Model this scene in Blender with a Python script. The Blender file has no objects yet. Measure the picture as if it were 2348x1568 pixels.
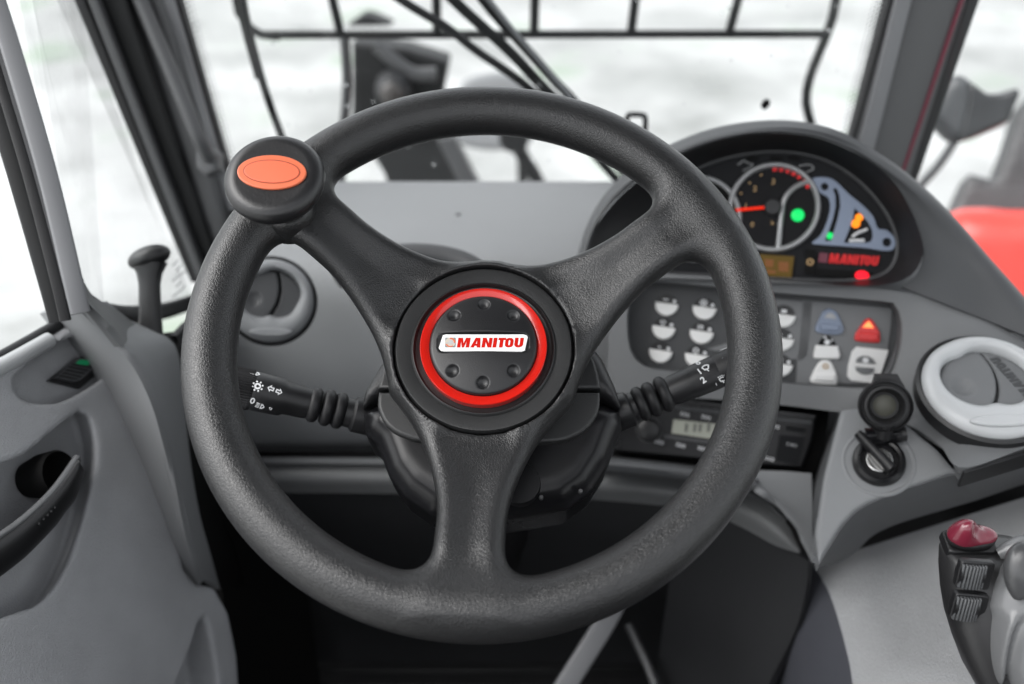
import bpy, bmesh, math, random
import numpy as np
from mathutils import Vector, Matrix
random.seed(4); rng = np.random.default_rng(4)
SC = bpy.context.scene
COL = SC.collection
R = math.radians

# ------------------------------------------------------------------ camera
PITCH = R(33.0)
KPOS = Vector((0.0, 0.0, 2.10))
FPX, CX, CY = 2082.0, 1173.5, 784.0           # focal length and centre in units of a 2347 px wide picture
cam = bpy.data.cameras.new('Camera')
cam_o = bpy.data.objects.new('Camera', cam); COL.objects.link(cam_o)
cam_o.location = KPOS; cam_o.rotation_euler = (R(90) - PITCH, 0, 0)
cam.sensor_width = 36.0; cam.lens = 36.0 * FPX / 2347.0
cam.clip_start = 0.02; cam.clip_end = 500
cam.dof.use_dof = True; cam.dof.focus_distance = 0.590; cam.dof.aperture_fstop = 3.8
SC.camera = cam_o

# ------------------------------------------------------------------ light
SUN_EL, SUN_AZ = R(56), R(258)
w = bpy.data.worlds.new('World'); SC.world = w; w.use_nodes = True
nt = w.node_tree; nt.nodes.clear()
sky = nt.nodes.new('ShaderNodeTexSky'); sky.sky_type = 'NISHITA'; sky.sun_disc = False
sky.sun_elevation = SUN_EL; sky.sun_rotation = SUN_AZ
sky.air_density = 1.0; sky.dust_density = 2.0; sky.ozone_density = 1.0
hs = nt.nodes.new('ShaderNodeHueSaturation'); hs.inputs['Saturation'].default_value = 0.12
bg = nt.nodes.new('ShaderNodeBackground'); bg.inputs['Strength'].default_value = 0.15
wo = nt.nodes.new('ShaderNodeOutputWorld')
nt.links.new(sky.outputs[0], hs.inputs['Color']); nt.links.new(hs.outputs[0], bg.inputs['Color'])
nt.links.new(bg.outputs[0], wo.inputs[0])
sun = bpy.data.lights.new('Sun', 'SUN'); sun.energy = 1.3; sun.angle = R(60); sun.color = (1, .985, .96)
sun_o = bpy.data.objects.new('Sun', sun); COL.objects.link(sun_o)
sun_o.rotation_euler = (R(90) - SUN_EL, 0, R(180) - SUN_AZ)
SC.view_settings.view_transform = 'Standard'; SC.view_settings.look = 'None'
SC.view_settings.gamma = 1.0; SC.view_settings.exposure = 1.52; SC.view_settings.use_curve_mapping = False
SC.render.engine = 'CYCLES'
SC.cycles.use_denoising = True
try:
    SC.cycles.denoiser = 'OPENIMAGEDENOISE'; SC.cycles.denoising_input_passes = 'RGB_ALBEDO_NORMAL'
except Exception: pass
SC.cycles.max_bounces = 8; SC.cycles.transparent_max_bounces = 24
SC.cycles.caustics_reflective = False; SC.cycles.caustics_refractive = False
SC.cycles.sample_clamp_indirect = 4.0

# ------------------------------------------------------------------ projecting helpers
RT = Vector((1, 0, 0)); UP = Vector((0, math.sin(PITCH), math.cos(PITCH))); FW = Vector((0, math.cos(PITCH), -math.sin(PITCH)))
def ray(px, py): return FW + RT * ((px - CX) / FPX) + UP * ((CY - py) / FPX)
def at(px, py, t): return KPOS + ray(px, py) * t
def crop(x0, y0, s): return lambda pts: [(x0 + x / s, y0 + y / s) for x, y in pts]
c1 = crop(0, 0, 3); c3 = crop(1564.5, 0, 3); c4 = crop(0, 522.6, 3); c6r = crop(1564.5, 522.6, 3)
b3 = crop(1564.5, 1045.3, 3); z4 = crop(1432.7, 630.4, 5.853); z5 = crop(1719.2, 659, 5.853); z6 = crop(1461.3, 315.2, 3.7247)
z7 = crop(2063, 1117.5, 3.48); z8 = crop(515.8, 802.3, 6.828); r1 = crop(1375.4, 859.6, 4.097); r2 = crop(1891.1, 802.3, 4.974)
r5 = crop(0, 1002.9, 5.12); cm = crop(773.6, 745, 3.277)

class Plane:
    def __init__(s, o, n, u=(1, 0, 0)):
        s.o = Vector(o); s.n = Vector(n).normalized()
        u = Vector(u); s.u = (u - s.n * u.dot(s.n)).normalized(); s.v = s.n.cross(s.u)
    def hit(s, px, py, off=0.0):
        d = ray(px, py); q = s.o + s.n * off
        return KPOS + d * ((q - KPOS).dot(s.n) / d.dot(s.n))
    def uv(s, px, py, off=0.0):
        p = s.hit(px, py, off) - s.o
        return (p.dot(s.u), p.dot(s.v))
    def uvs(s, pts, off=0.0): return [s.uv(x, y, off) for x, y in pts]
    def M(s, off=0.0, uv=(0, 0), rot=0.0):
        o = s.o + s.n * off + s.u * uv[0] + s.v * uv[1]
        m = Matrix((s.u, s.v, s.n)).transposed().to_4x4(); m.translation = o
        return m @ Matrix.Rotation(rot, 4, 'Z')

def cr(pts, n, closed=False):
    """Catmull-Rom resampling of a list of points (any dimension), n points, even in chord length."""
    P = np.array([tuple(p) for p in pts], float); m = len(P)
    if m == 2 and not closed:
        return [tuple(P[0] + (P[1] - P[0]) * i / (n - 1)) for i in range(n)]
    g = (lambda i: P[i % m]) if closed else (lambda i: P[i] if 0 <= i < m else (2 * P[0] - P[1] if i < 0 else 2 * P[-1] - P[-2]))
    dense = []
    for i in range(m if closed else m - 1):
        p0, p1, p2, p3 = g(i - 1), g(i), g(i + 1), g(i + 2)
        for k in range(16):
            t = k / 16
            dense.append(.5 * (2 * p1 + (p2 - p0) * t + (2 * p0 - 5 * p1 + 4 * p2 - p3) * t * t + (3 * p1 - p0 - 3 * p2 + p3) * t ** 3))
    dense.append(P[0] if closed else P[-1])
    D = np.array(dense); L = np.r_[0, np.cumsum(np.linalg.norm(np.diff(D, axis=0), axis=1))]
    q = np.linspace(0, L[-1], n + 1)[:-1] if closed else np.linspace(0, L[-1], n)
    return [tuple(r) for r in np.stack([np.interp(q, L, D[:, k]) for k in range(D.shape[1])], 1)]

# ------------------------------------------------------------------ mesh builders (all return a mesh datablock)
def fin(me, smooth=40):
    if smooth is not None and len(me.polygons):
        me.polygons.foreach_set('use_smooth', np.ones(len(me.polygons), bool))
        if smooth < 180: me.set_sharp_from_angle(angle=R(smooth))
    me.update(); return me
def raw(V, F, smooth=40):
    me = bpy.data.meshes.new('m'); me.from_pydata([tuple(v) for v in V], [], [tuple(f) for f in F]); me.update()
    bm = bmesh.new(); bm.from_mesh(me); bmesh.ops.remove_doubles(bm, verts=bm.verts, dist=1e-7)
    bmesh.ops.recalc_face_normals(bm, faces=bm.faces); bm.to_mesh(me); bm.free()
    return fin(me, smooth)
def area2(p): return sum(p[i - 1][0] * p[i][1] - p[i][0] * p[i - 1][1] for i in range(len(p)))
def flat(outlines, thick, bevel=0.0, res=3, smooth=40):
    """Filled 2D outline(s) with holes, top at z=0, thickness downwards, rounded edges kept inside the outline."""
    cu = bpy.data.curves.new('c', 'CURVE'); cu.dimensions = '2D'; cu.fill_mode = 'BOTH'
    for k, o in enumerate(outlines):
        o = list(o)
        if (area2(o) > 0) == (k > 0): o.reverse()
        sp = cu.splines.new('POLY'); sp.points.add(len(o) - 1); sp.use_cyclic_u = True
        for i, p in enumerate(o): sp.points[i].co = (p[0], p[1], 0, 1)
    bevel = min(bevel, thick * .49)
    cu.extrude = thick / 2 - bevel; cu.bevel_depth = bevel; cu.bevel_resolution = res; cu.offset = -bevel
    ob = bpy.data.objects.new('c', cu); me = bpy.data.meshes.new_from_object(ob)
    bpy.data.objects.remove(ob); bpy.data.curves.remove(cu); me.materials.clear()
    me.transform(Matrix.Translation((0, 0, -thick / 2)))
    return fin(me, smooth)
def rrect(w, h, r, n=5, cx=0, cy=0):
    o = []
    for sx, sy, a0 in ((1, 1, 0), (-1, 1, 90), (-1, -1, 180), (1, -1, 270)):
        for k in range(n + 1):
            a = R(a0 + 90 * k / n); o.append((cx + sx * (w / 2 - r) + r * math.cos(a), cy + sy * (h / 2 - r) + r * math.sin(a)))
    return o
def circ(r, n=32, cx=0, cy=0, ry=None): return [(cx + r * math.cos(2 * math.pi * k / n), cy + (ry or r) * math.sin(2 * math.pi * k / n)) for k in range(n)]
def lathe(prof, seg=48, smooth=40, sy=1.0):
    V, F = [], []
    n = len(prof)
    for k in range(seg):
        a = 2 * math.pi * k / seg; V += [(r * math.cos(a), sy * r * math.sin(a), z) for r, z in prof]
    for k in range(seg):
        for i in range(n - 1):
            a, b = k * n + i, ((k + 1) % seg) * n + i; F.append((a, b, b + 1, a + 1))
    return raw(V, F, smooth)
def loft(rings, cap=True, closed=True, smooth=45):
    V = [p for r in rings for p in r]; n = len(rings[0]); F = []
    for i in range(len(rings) - 1):
        for k in range(n if closed else n - 1):
            a, b = i * n + k, i * n + (k + 1) % n; F.append((a, b, b + n, a + n))
    if cap and closed: F += [tuple(range(n)), tuple(range((len(rings) - 1) * n, len(rings) * n))]
    return raw(V, F, smooth)
def tube(pts, rad, seg=12, n=None, flatn=1.0, upv=None, square=False, smooth=45):
    """Sweep along points; rad = number or list; flatn squashes the section along the second axis."""
    P = [Vector(p) for p in (cr(pts, n) if n else pts)]; m = len(P)
    rr = [rad] * m if not hasattr(rad, '__len__') else list(np.interp(np.linspace(0, 1, m), np.linspace(0, 1, len(rad)), rad))
    rings = []; T0 = (P[1] - P[0]).normalized()
    A = Vector(upv) if upv else (Vector((0, 0, 1)) if abs(T0.z) < .9 else Vector((1, 0, 0)))
    A = (A - T0 * A.dot(T0)).normalized()
    for i in range(m):
        T = (P[min(i + 1, m - 1)] - P[max(i - 1, 0)]).normalized()
        A = (A - T * A.dot(T)).normalized(); B = T.cross(A)
        ring = []
        for k in range(seg):
            a = 2 * math.pi * k / seg; c, s = math.cos(a), math.sin(a)
            if square:
                e = .35; c, s = math.copysign(abs(c) ** e, c), math.copysign(abs(s) ** e, s)
            ring.append(P[i] + A * (c * rr[i]) + B * (s * rr[i] * flatn))
        rings.append(ring)
    return loft(rings, smooth=smooth)
def patch(rows, nu=24, nv=24, thick=0.006, back=None, smooth=60):
    """Smooth surface through rows of 3D points, given a real thickness away from the camera."""
    g = [cr(r, nu) for r in rows]; cols = [cr([r[i] for r in g], nv) for i in range(nu)]
    G = np.array(cols)                                            # nu x nv x 3
    du = np.gradient(G, axis=0); dv = np.gradient(G, axis=1); N = np.cross(du, dv); N /= np.linalg.norm(N, axis=2, keepdims=True) + 1e-12
    toc = np.array(KPOS) - G
    if (N * toc).sum() < 0: N = -N
    G2 = G - N * thick if back is None else G + np.array(back)
    V = np.concatenate([G.reshape(-1, 3), G2.reshape(-1, 3)]); o = nu * nv; F = []
    for i in range(nu - 1):
        for j in range(nv - 1):
            a = i * nv + j; q = (a, a + 1, a + nv + 1, a + nv); F += [q, tuple(x + o for x in reversed(q))]
    ring = [i * nv for i in range(nu)] + [(nu - 1) * nv + j for j in range(1, nv)] + [i * nv + nv - 1 for i in range(nu - 2, -1, -1)] + list(range(nv - 2, 0, -1))
    for k in range(len(ring)):
        a, b = ring[k], ring[(k + 1) % len(ring)]; F.append((a, b, b + o, a + o))
    return raw(V, F, smooth)
def box(sx, sy, sz, bev=0.0, seg=2):
    bm = bmesh.new(); bmesh.ops.create_cube(bm, size=1); bmesh.ops.scale(bm, vec=(sx, sy, sz), verts=bm.verts)
    if bev: bmesh.ops.bevel(bm, geom=bm.edges[:], offset=bev, segments=seg, affect='EDGES', profile=.5)
    me = bpy.data.meshes.new('m'); bm.to_mesh(me); bm.free(); return fin(me, 40)
def joined(parts):
    """parts: list of (mesh, Matrix) -> one mesh"""
    bm = bmesh.new()
    for me, M in parts:
        me2 = me.copy(); me2.transform(M); bm.from_mesh(me2); bpy.data.meshes.remove(me2)
    me = bpy.data.meshes.new('m'); bm.to_mesh(me); bm.free(); return fin(me, 40)
def boolean(me, cutters):
    a = bpy.data.objects.new('t', me); COL.objects.link(a); tmp = [a]
    for c in cutters:
        b = bpy.data.objects.new('t', c); COL.objects.link(b); tmp.append(b)
        md = a.modifiers.new('b', 'BOOLEAN'); md.operation = 'DIFFERENCE'; md.object = b; md.solver = 'EXACT'
    dg = bpy.context.evaluated_depsgraph_get(); dg.update()
    r = bpy.data.meshes.new_from_object(a.evaluated_get(dg))
    for o in tmp: bpy.data.objects.remove(o)
    r.materials.clear(); return fin(r, 35)
def nets(f, lo, hi, h):
    """Surface nets: the zero level of a signed distance field as a smooth quad mesh."""
    ax = [np.arange(lo[k], hi[k] + h, h) for k in range(3)]
    D = f(*np.meshgrid(*ax, indexing='ij')); S = D < 0
    nx, ny, nz = D.shape; c = (nx - 1, ny - 1, nz - 1)
    sl = lambda o: tuple(slice(o[k], o[k] + c[k]) for k in range(3))
    acc = np.zeros(c + (3,)); cnt = np.zeros(c)
    for axis in range(3):
        for u in (0, 1):
            for v in (0, 1):
                o = [u, v]; o.insert(axis, 0); e = list(o); e[axis] = 1
                da, db = D[sl(o)], D[sl(e)]; x = S[sl(o)] != S[sl(e)]
                t = np.where(x, da / np.where(x, da - db, 1), 0)
                for k in range(3): acc[..., k] += np.where(x, (t if k == axis else o[k]), 0)
                cnt += x
    mix = cnt > 0; idx = -np.ones(c, int); idx[mix] = np.arange(mix.sum())
    ijk = np.argwhere(mix); V = np.array(lo) + (ijk + acc[mix] / cnt[mix][:, None]) * h
    Q = []
    for axis in range(3):
        a1, a2 = [(1, 2), (2, 0), (0, 1)][axis]
        s0 = [slice(1, -1)] * 3; s1 = [slice(1, -1)] * 3
        s0[axis] = slice(0, -1); s1[axis] = slice(1, None)
        A, B = S[tuple(s0)], S[tuple(s1)]; X = np.argwhere(A != B)
        if not len(X): continue
        up = A[tuple(X.T)]; base = X.copy()
        for k in range(3):
            if k != axis: base[:, k] += 1
        def cell(d1, d2):
            q = base.copy(); q[:, a1] += d1; q[:, a2] += d2; return idx[tuple(q.T)]
        q = np.stack([cell(-1, -1), cell(0, -1), cell(0, 0), cell(-1, 0)], 1); q[~up] = q[~up][:, ::-1]; Q.append(q)
    Q = np.concatenate(Q); Q = Q[(Q >= 0).all(1)]
    me = bpy.data.meshes.new('m'); me.vertices.add(len(V)); me.vertices.foreach_set('co', V.ravel())
    me.loops.add(Q.size); me.loops.foreach_set('vertex_index', Q.ravel().astype(np.int32))
    me.polygons.add(len(Q)); me.polygons.foreach_set('loop_start', np.arange(0, Q.size, 4, dtype=np.int32))
    me.update(calc_edges=True); me.validate(); return fin(me, 180)
def smin(a, b, k):
    h = np.clip(.5 + .5 * (b - a) / k, 0, 1); return b * (1 - h) + a * h - k * h * (1 - h)
def smax(a, b, k): return -smin(-a, -b, k)
def poly_sdf(X, Y, poly):
    d = np.full(X.shape, 1e9); ins = np.zeros(X.shape, bool); n = len(poly)
    for i in range(n):
        (ax, ay), (bx, by) = poly[i], poly[(i + 1) % n]
        ex, ey = bx - ax, by - ay; wx, wy = X - ax, Y - ay
        t = np.clip((wx * ex + wy * ey) / (ex * ex + ey * ey + 1e-12), 0, 1)
        d = np.minimum(d, (wx - ex * t) ** 2 + (wy - ey * t) ** 2)
        cnd = (ay > Y) != (by > Y)
        with np.errstate(divide='ignore', invalid='ignore'): ins ^= cnd & (X < (bx - ax) * (Y - ay) / (by - ay + 1e-15) + ax)
    d = np.sqrt(d); return np.where(ins, -d, d)

def pillow(pl, pts, off, thick, r, h=.002, holes=(), raw_uv=False):
    """Solid with the traced outline on a plane, its face at height off, all edges rounded by r (mesh in the plane's frame)."""
    P = pts if raw_uv else pl.uvs(pts, off); hh = [q if raw_uv else pl.uvs(q, off) for q in holes]
    xs, ys = [p[0] for p in P], [p[1] for p in P]
    def f(X, Y, Z):
        d2 = poly_sdf(X[:, :, 0], Y[:, :, 0], P)
        for q in hh: d2 = smax(d2, -poly_sdf(X[:, :, 0], Y[:, :, 0], q), .002)
        a = d2[:, :, None] + r; b = np.abs(Z - (off - thick / 2)) - thick / 2 + r
        return np.sqrt(np.maximum(a, 0) ** 2 + np.maximum(b, 0) ** 2) + np.minimum(np.maximum(a, b), 0) - r
    m = 2.5 * h
    return nets(f, (min(xs) - m, min(ys) - m, off - thick - m), (max(xs) + m, max(ys) + m, off + m), h)

# ------------------------------------------------------------------ objects
ROOT = {}
def thing(name, loc, label, cat, group=None, kind=None):
    o = bpy.data.objects.new(name, None); COL.objects.link(o); o.location = loc; o.empty_display_size = .05
    o['label'] = label; o['category'] = cat
    if group: o['group'] = group
    ROOT[o] = Vector(loc); return o
def part(name, me, mat, parent, M=None, label=None):
    """mesh in world space (or in the frame M) becomes a part of parent"""
    o = bpy.data.objects.new(name, me); COL.objects.link(o)
    if mat is not None and not me.materials: me.materials.append(mat)
    M = Matrix.Identity(4) if M is None else M
    if parent is not None:
        o.parent = parent; off = ROOT.get(parent)
        if off is not None: o.matrix_basis = Matrix.Translation(-off) @ M
        else:
            # parent is itself a part: undo its own frame
            o.matrix_basis = PM[parent].inverted() @ M
    else: o.matrix_basis = M
    PM[o] = M
    if label: o['label'] = label
    return o
PM = {}
def solo(name, me, mat, label, cat, group=None, M=None, kind=None):
    o = part(name, me, mat, None, M); o['label'] = label; o['category'] = cat
    if group: o['group'] = group
    if kind: o['kind'] = kind
    return o
def struct(name, me, mat, label=None):
    o = part(name, me, mat, None); o['kind'] = 'structure'
    if label: o['label'] = label
    return o

# ------------------------------------------------------------------ materials
def mat_new(name):
    m = bpy.data.materials.new(name); m.use_nodes = True; t = m.node_tree; t.nodes.clear()
    out = t.nodes.new('ShaderNodeOutputMaterial'); b = t.nodes.new('ShaderNodeBsdfPrincipled'); t.links.new(b.outputs[0], out.inputs[0])
    return m, t, b, out
def rgb(c): return (c[0], c[1], c[2], 1) if hasattr(c, '__len__') else (c, c, c * 1.02, 1)
def plastic(name, c, rough=.5, grain=900, bump=.25, var=.12, metal=0.0, coat=0.0, spec=.5, dust=.0, dist=.0004):
    m, t, b, out = mat_new(name); N = t.nodes.new; L = t.links.new
    tc = N('ShaderNodeTexCoord')
    n1 = N('ShaderNodeTexNoise'); n1.inputs['Scale'].default_value = 14; n1.inputs['Detail'].default_value = 6
    L(tc.outputs['Object'], n1.inputs['Vector'])
    mx = N('ShaderNodeMix'); mx.data_type = 'RGBA'; c4_ = rgb(c)
    mx.inputs['A'].default_value = tuple(x * (1 - var) for x in c4_[:3]) + (1,); mx.inputs['B'].default_value = tuple(min(1, x * (1 + var) + dust) for x in c4_[:3]) + (1,)
    L(n1.outputs['Fac'], mx.inputs['Factor']); L(mx.outputs['Result'], b.inputs['Base Color'])
    mr = N('ShaderNodeMapRange'); mr.inputs['To Min'].default_value = max(.03, rough - .08); mr.inputs['To Max'].default_value = min(1, rough + .1)
    L(n1.outputs['Fac'], mr.inputs['Value']); L(mr.outputs[0], b.inputs['Roughness'])
    b.inputs['Metallic'].default_value = metal; b.inputs['Coat Weight'].default_value = coat; b.inputs['Coat Roughness'].default_value = .08
    b.inputs['Specular IOR Level'].default_value = spec
    if bump:
        n2 = N('ShaderNodeTexNoise'); n2.inputs['Scale'].default_value = grain; n2.inputs['Detail'].default_value = 2
        L(tc.outputs['Object'], n2.inputs['Vector'])
        bp = N('ShaderNodeBump'); bp.inputs['Strength'].default_value = bump; bp.inputs['Distance'].default_value = dist
        L(n2.outputs['Fac'], bp.inputs['Height']); L(bp.outputs[0], b.inputs['Normal'])
    return m
def leather(name, c, rough=.45, scale=520, bump=.5, dist=.0005):
    m, t, b, out = mat_new(name); N = t.nodes.new; L = t.links.new
    tc = N('ShaderNodeTexCoord')
    nz = N('ShaderNodeTexNoise'); nz.inputs['Scale'].default_value = scale * .5; nz.inputs['Detail'].default_value = 2
    L(tc.outputs['Object'], nz.inputs['Vector'])
    ad = N('ShaderNodeMix'); ad.data_type = 'VECTOR'; ad.inputs['Factor'].default_value = .0022
    L(tc.outputs['Object'], ad.inputs['A']); L(nz.outputs['Color'], ad.inputs['B'])
    vo = N('ShaderNodeTexVoronoi'); vo.feature = 'DISTANCE_TO_EDGE'; vo.inputs['Scale'].default_value = scale
    L(ad.outputs['Result'], vo.inputs['Vector'])
    rp = N('ShaderNodeMapRange'); rp.inputs['From Max'].default_value = .22; rp.interpolation_type = 'SMOOTHSTEP'; L(vo.outputs['Distance'], rp.inputs['Value'])
    bp = N('ShaderNodeBump'); bp.inputs['Strength'].default_value = bump; bp.inputs['Distance'].default_value = dist
    L(rp.outputs[0], bp.inputs['Height']); L(bp.outputs[0], b.inputs['Normal'])
    n1 = N('ShaderNodeTexNoise'); n1.inputs['Scale'].default_value = 22; n1.inputs['Detail'].default_value = 5; L(tc.outputs['Object'], n1.inputs['Vector'])
    mx = N('ShaderNodeMix'); mx.data_type = 'RGBA'; q = rgb(c)
    mx.inputs['A'].default_value = tuple(x * .85 for x in q[:3]) + (1,); mx.inputs['B'].default_value = tuple(x * 1.25 for x in q[:3]) + (1,)
    L(n1.outputs['Fac'], mx.inputs['Factor']); L(mx.outputs['Result'], b.inputs['Base Color'])
    mr = N('ShaderNodeMapRange'); mr.inputs['To Min'].default_value = rough - .08; mr.inputs['To Max'].default_value = rough + .1
    L(n1.outputs['Fac'], mr.inputs['Value']); L(mr.outputs[0], b.inputs['Roughness'])
    return m
def emit(name, c, s, base=(.02, .02, .02)):
    m, t, b, out = mat_new(name); b.inputs['Base Color'].default_value = rgb(base); b.inputs['Roughness'].default_value = .2
    b.inputs['Specular IOR Level'].default_value = .15; b.inputs['Emission Color'].default_value = rgb(c); b.inputs['Emission Strength'].default_value = s; return m
def clear(name, tint=(.97, .98, .98), refl=1.0):
    """thin pane: see-through with a fresnel reflection"""
    m, t, b, out = mat_new(name); t.nodes.remove(b); N = t.nodes.new; L = t.links.new
    tr = N('ShaderNodeBsdfTransparent'); tr.inputs[0].default_value = rgb(tint)
    gl = N('ShaderNodeBsdfGlossy'); gl.inputs['Roughness'].default_value = .02
    lw_ = N('ShaderNodeLayerWeight'); lw_.inputs['Blend'].default_value = .5
    pw = N('ShaderNodeMath'); pw.operation = 'POWER'; pw.inputs[1].default_value = 5.0; L(lw_.outputs['Facing'], pw.inputs[0])
    mu = N('ShaderNodeMath'); mu.operation = 'MULTIPLY_ADD'; mu.inputs[1].default_value = .5 * refl; mu.inputs[2].default_value = .025 * refl; L(pw.outputs[0], mu.inputs[0])
    mx = N('ShaderNodeMixShader'); L(mu.outputs[0], mx.inputs[0]); L(tr.outputs[0], mx.inputs[1]); L(gl.outputs[0], mx.inputs[2]); L(mx.outputs[0], out.inputs[0])
    return m
MT = dict(
    leather=leather('black_grained_leather', (.014, .0142, .0147), .32, 600, .32, .0004),
    hub=plastic('black_fine_grain_plastic', (.012, .0123, .0127), .38, 1500, .35),
    cap=plastic('black_satin_cap', (.010, .010, .011), .36, 1500, .35),
    black=plastic('black_plastic', (.009, .009, .010), .42, 1200, .2),
    gloss=plastic('black_gloss_plastic', (.007, .007, .008), .28, 900, .05, spec=.3),
    soft=plastic('black_rubber', (.009, .009, .010), .5, 700, .2, spec=.4),
    dash=plastic('grey_dash_plastic', (.19, .196, .202), .60, 600, .35, var=.08),
    dashd=plastic('dark_grey_dash_plastic', (.075, .078, .082), .6, 600, .35, var=.1),
    wing=plastic('mid_grey_wing_plastic', (.125, .129, .133), .6, 600, .35, var=.1),
    trim=plastic('darkened_grey_trim', (.095, .098, .10), .5, 600, .15, var=.06),
    door=leather('grey_grained_door_plastic', (.34, .346, .358), .52, 520, .6, .0005),
    vinyl=leather('grey_soft_vinyl', (.34, .345, .352), .5, 420, .55, .0006),
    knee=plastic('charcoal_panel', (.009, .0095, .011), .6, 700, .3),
    silver=plastic('silver_painted_plastic', (.42, .43, .437), .30, 900, .06, var=.04),
    silverd=plastic('pale_grey_worn_plastic', (.13, .133, .137), .22, 300, .12, var=.35),
    white=plastic('white_button_plastic', (.74, .74, .73), .4, 900, .08, var=.03),
    grey=plastic('mid_grey_panel', (.15, .154, .158), .5, 900, .2, var=.05),
    panel=plastic('charcoal_switch_panel', (.042, .0435, .046), .5, 900, .2, var=.06),
    red=plastic('red_gloss_print', (.50, .010, .005), .2, 300, .03, var=.05, coat=.6),
    redpaint=plastic('red_machine_paint', (.60, .035, .022), .32, 60, .1, var=.12, spec=.5, coat=.3),
    redbtn=plastic('red_button_plastic', (.65, .03, .03), .35, 600, .1),
    ruby=plastic('dark_red_plastic', (.15, .016, .032), .24, 500, .06, coat=.4),
    orange=plastic('orange_badge', (.60, .135, .06), .38, 500, .08, var=.08),
    blue=plastic('blue_grey_plastic', (.19, .23, .31), .4, 600, .05, var=.04),
    ringm=plastic('grey_gauge_ring', (.30, .305, .31), .35, 600, .05, metal=.3),
    face=plastic('cluster_face', (.014, .0145, .016), .6, 800, .1, spec=.12),
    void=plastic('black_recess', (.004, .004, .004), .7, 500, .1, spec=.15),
    chrome=plastic('bright_metal', (.75, .75, .74), .18, 300, .03, metal=1.0),
    steel=plastic('dark_steel_paint', (.012, .0125, .013), .55, 200, .2, var=.3, spec=.25),
    paintg=plastic('cab_pillar_paint', (.062, .063, .066), .42, 400, .12, var=.1),
    paintl=plastic('pale_grey_and_highlight', (.15, .153, .16), .45, 400, .1, var=.08),  # pale grey parts, also the painted highlight bars on the pillars
    tan=plastic('tan_print', (.42, .27, .12), .5, 300, 0),
    print=plastic('white_print', (.72, .73, .74), .5, 300, 0),
    lcd=plastic('grey_green_lcd', (.36, .37, .31), .3, 300, 0, var=.04),
    lcdd=plastic('lcd_segment', (.13, .135, .12), .4, 300, 0),
    fabric=leather('light_grey_fabric', (.36, .38, .42), .9, 900, .6, .0006),
    green=emit('green_lamp', (.0, .62, .12), .55), greend=emit('dim_green_lamp', (.01, .22, .09), .12, (.01, .06, .03)),
    amber=emit('amber_lamp', (1, .24, .0), .6), redl=emit('red_lamp', (1, .0, .015), .6),
    redneed=emit('red_needle', (.85, .03, .01), .3, (.5, .02, .01)), redtxt=emit('red_lettering', (.55, .015, .02), .15, (.4, .02, .02)),
    amberlcd=emit('amber_display', (.22, .13, .012), .13, (.02, .014, .003)), amberseg=emit('amber_segment', (.5, .16, .01), .12),
    glass=clear('clear_glass'), redline=plastic('plum_line', (.11, .006, .022), .4, 300, 0),
)
# ================================================================== setting that carries everything
GROUND_Z, FLOOR_Z = 0.0, 1.05
def ground_mat():
    m, t, b, out = mat_new('wet_pale_concrete'); N = t.nodes.new; L = t.links.new
    tc = N('ShaderNodeTexCoord'); n = N('ShaderNodeTexNoise'); n.inputs['Scale'].default_value = .55; n.inputs['Detail'].default_value = 7; n.inputs['Roughness'].default_value = .62
    L(tc.outputs['Object'], n.inputs['Vector'])
    cr_ = N('ShaderNodeValToRGB'); e = cr_.color_ramp.elements
    e[0].position = .36; e[0].color = (.155, .16, .15, 1); e[1].position = .60; e[1].color = (.42, .422, .42, 1)
    L(n.outputs['Fac'], cr_.inputs[0])
    n3 = N('ShaderNodeTexNoise'); n3.inputs['Scale'].default_value = 1.1; n3.inputs['Detail'].default_value = 4; L(tc.outputs['Object'], n3.inputs['Vector'])
    gr = N('ShaderNodeMapRange'); gr.inputs['From Min'].default_value = .56; gr.inputs['From Max'].default_value = .68; gr.inputs['To Max'].default_value = .55; L(n3.outputs['Fac'], gr.inputs['Value'])
    mg = N('ShaderNodeMix'); mg.data_type = 'RGBA'; mg.inputs['B'].default_value = (.11, .19, .10, 1); L(gr.outputs[0], mg.inputs['Factor']); L(cr_.outputs[0], mg.inputs['A'])
    L(mg.outputs['Result'], b.inputs['Base Color'])
    mr = N('ShaderNodeMapRange'); mr.inputs['From Min'].default_value = .35; mr.inputs['From Max'].default_value = .6; mr.inputs['To Min'].default_value = .25; mr.inputs['To Max'].default_value = .6
    L(n.outputs['Fac'], mr.inputs['Value']); L(mr.outputs[0], b.inputs['Roughness'])
    return m
struct('ground', raw([(-150, -150, 0), (150, -150, 0), (150, 150, 0), (-150, 150, 0)], [(0, 1, 2, 3)], None), ground_mat())

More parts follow.
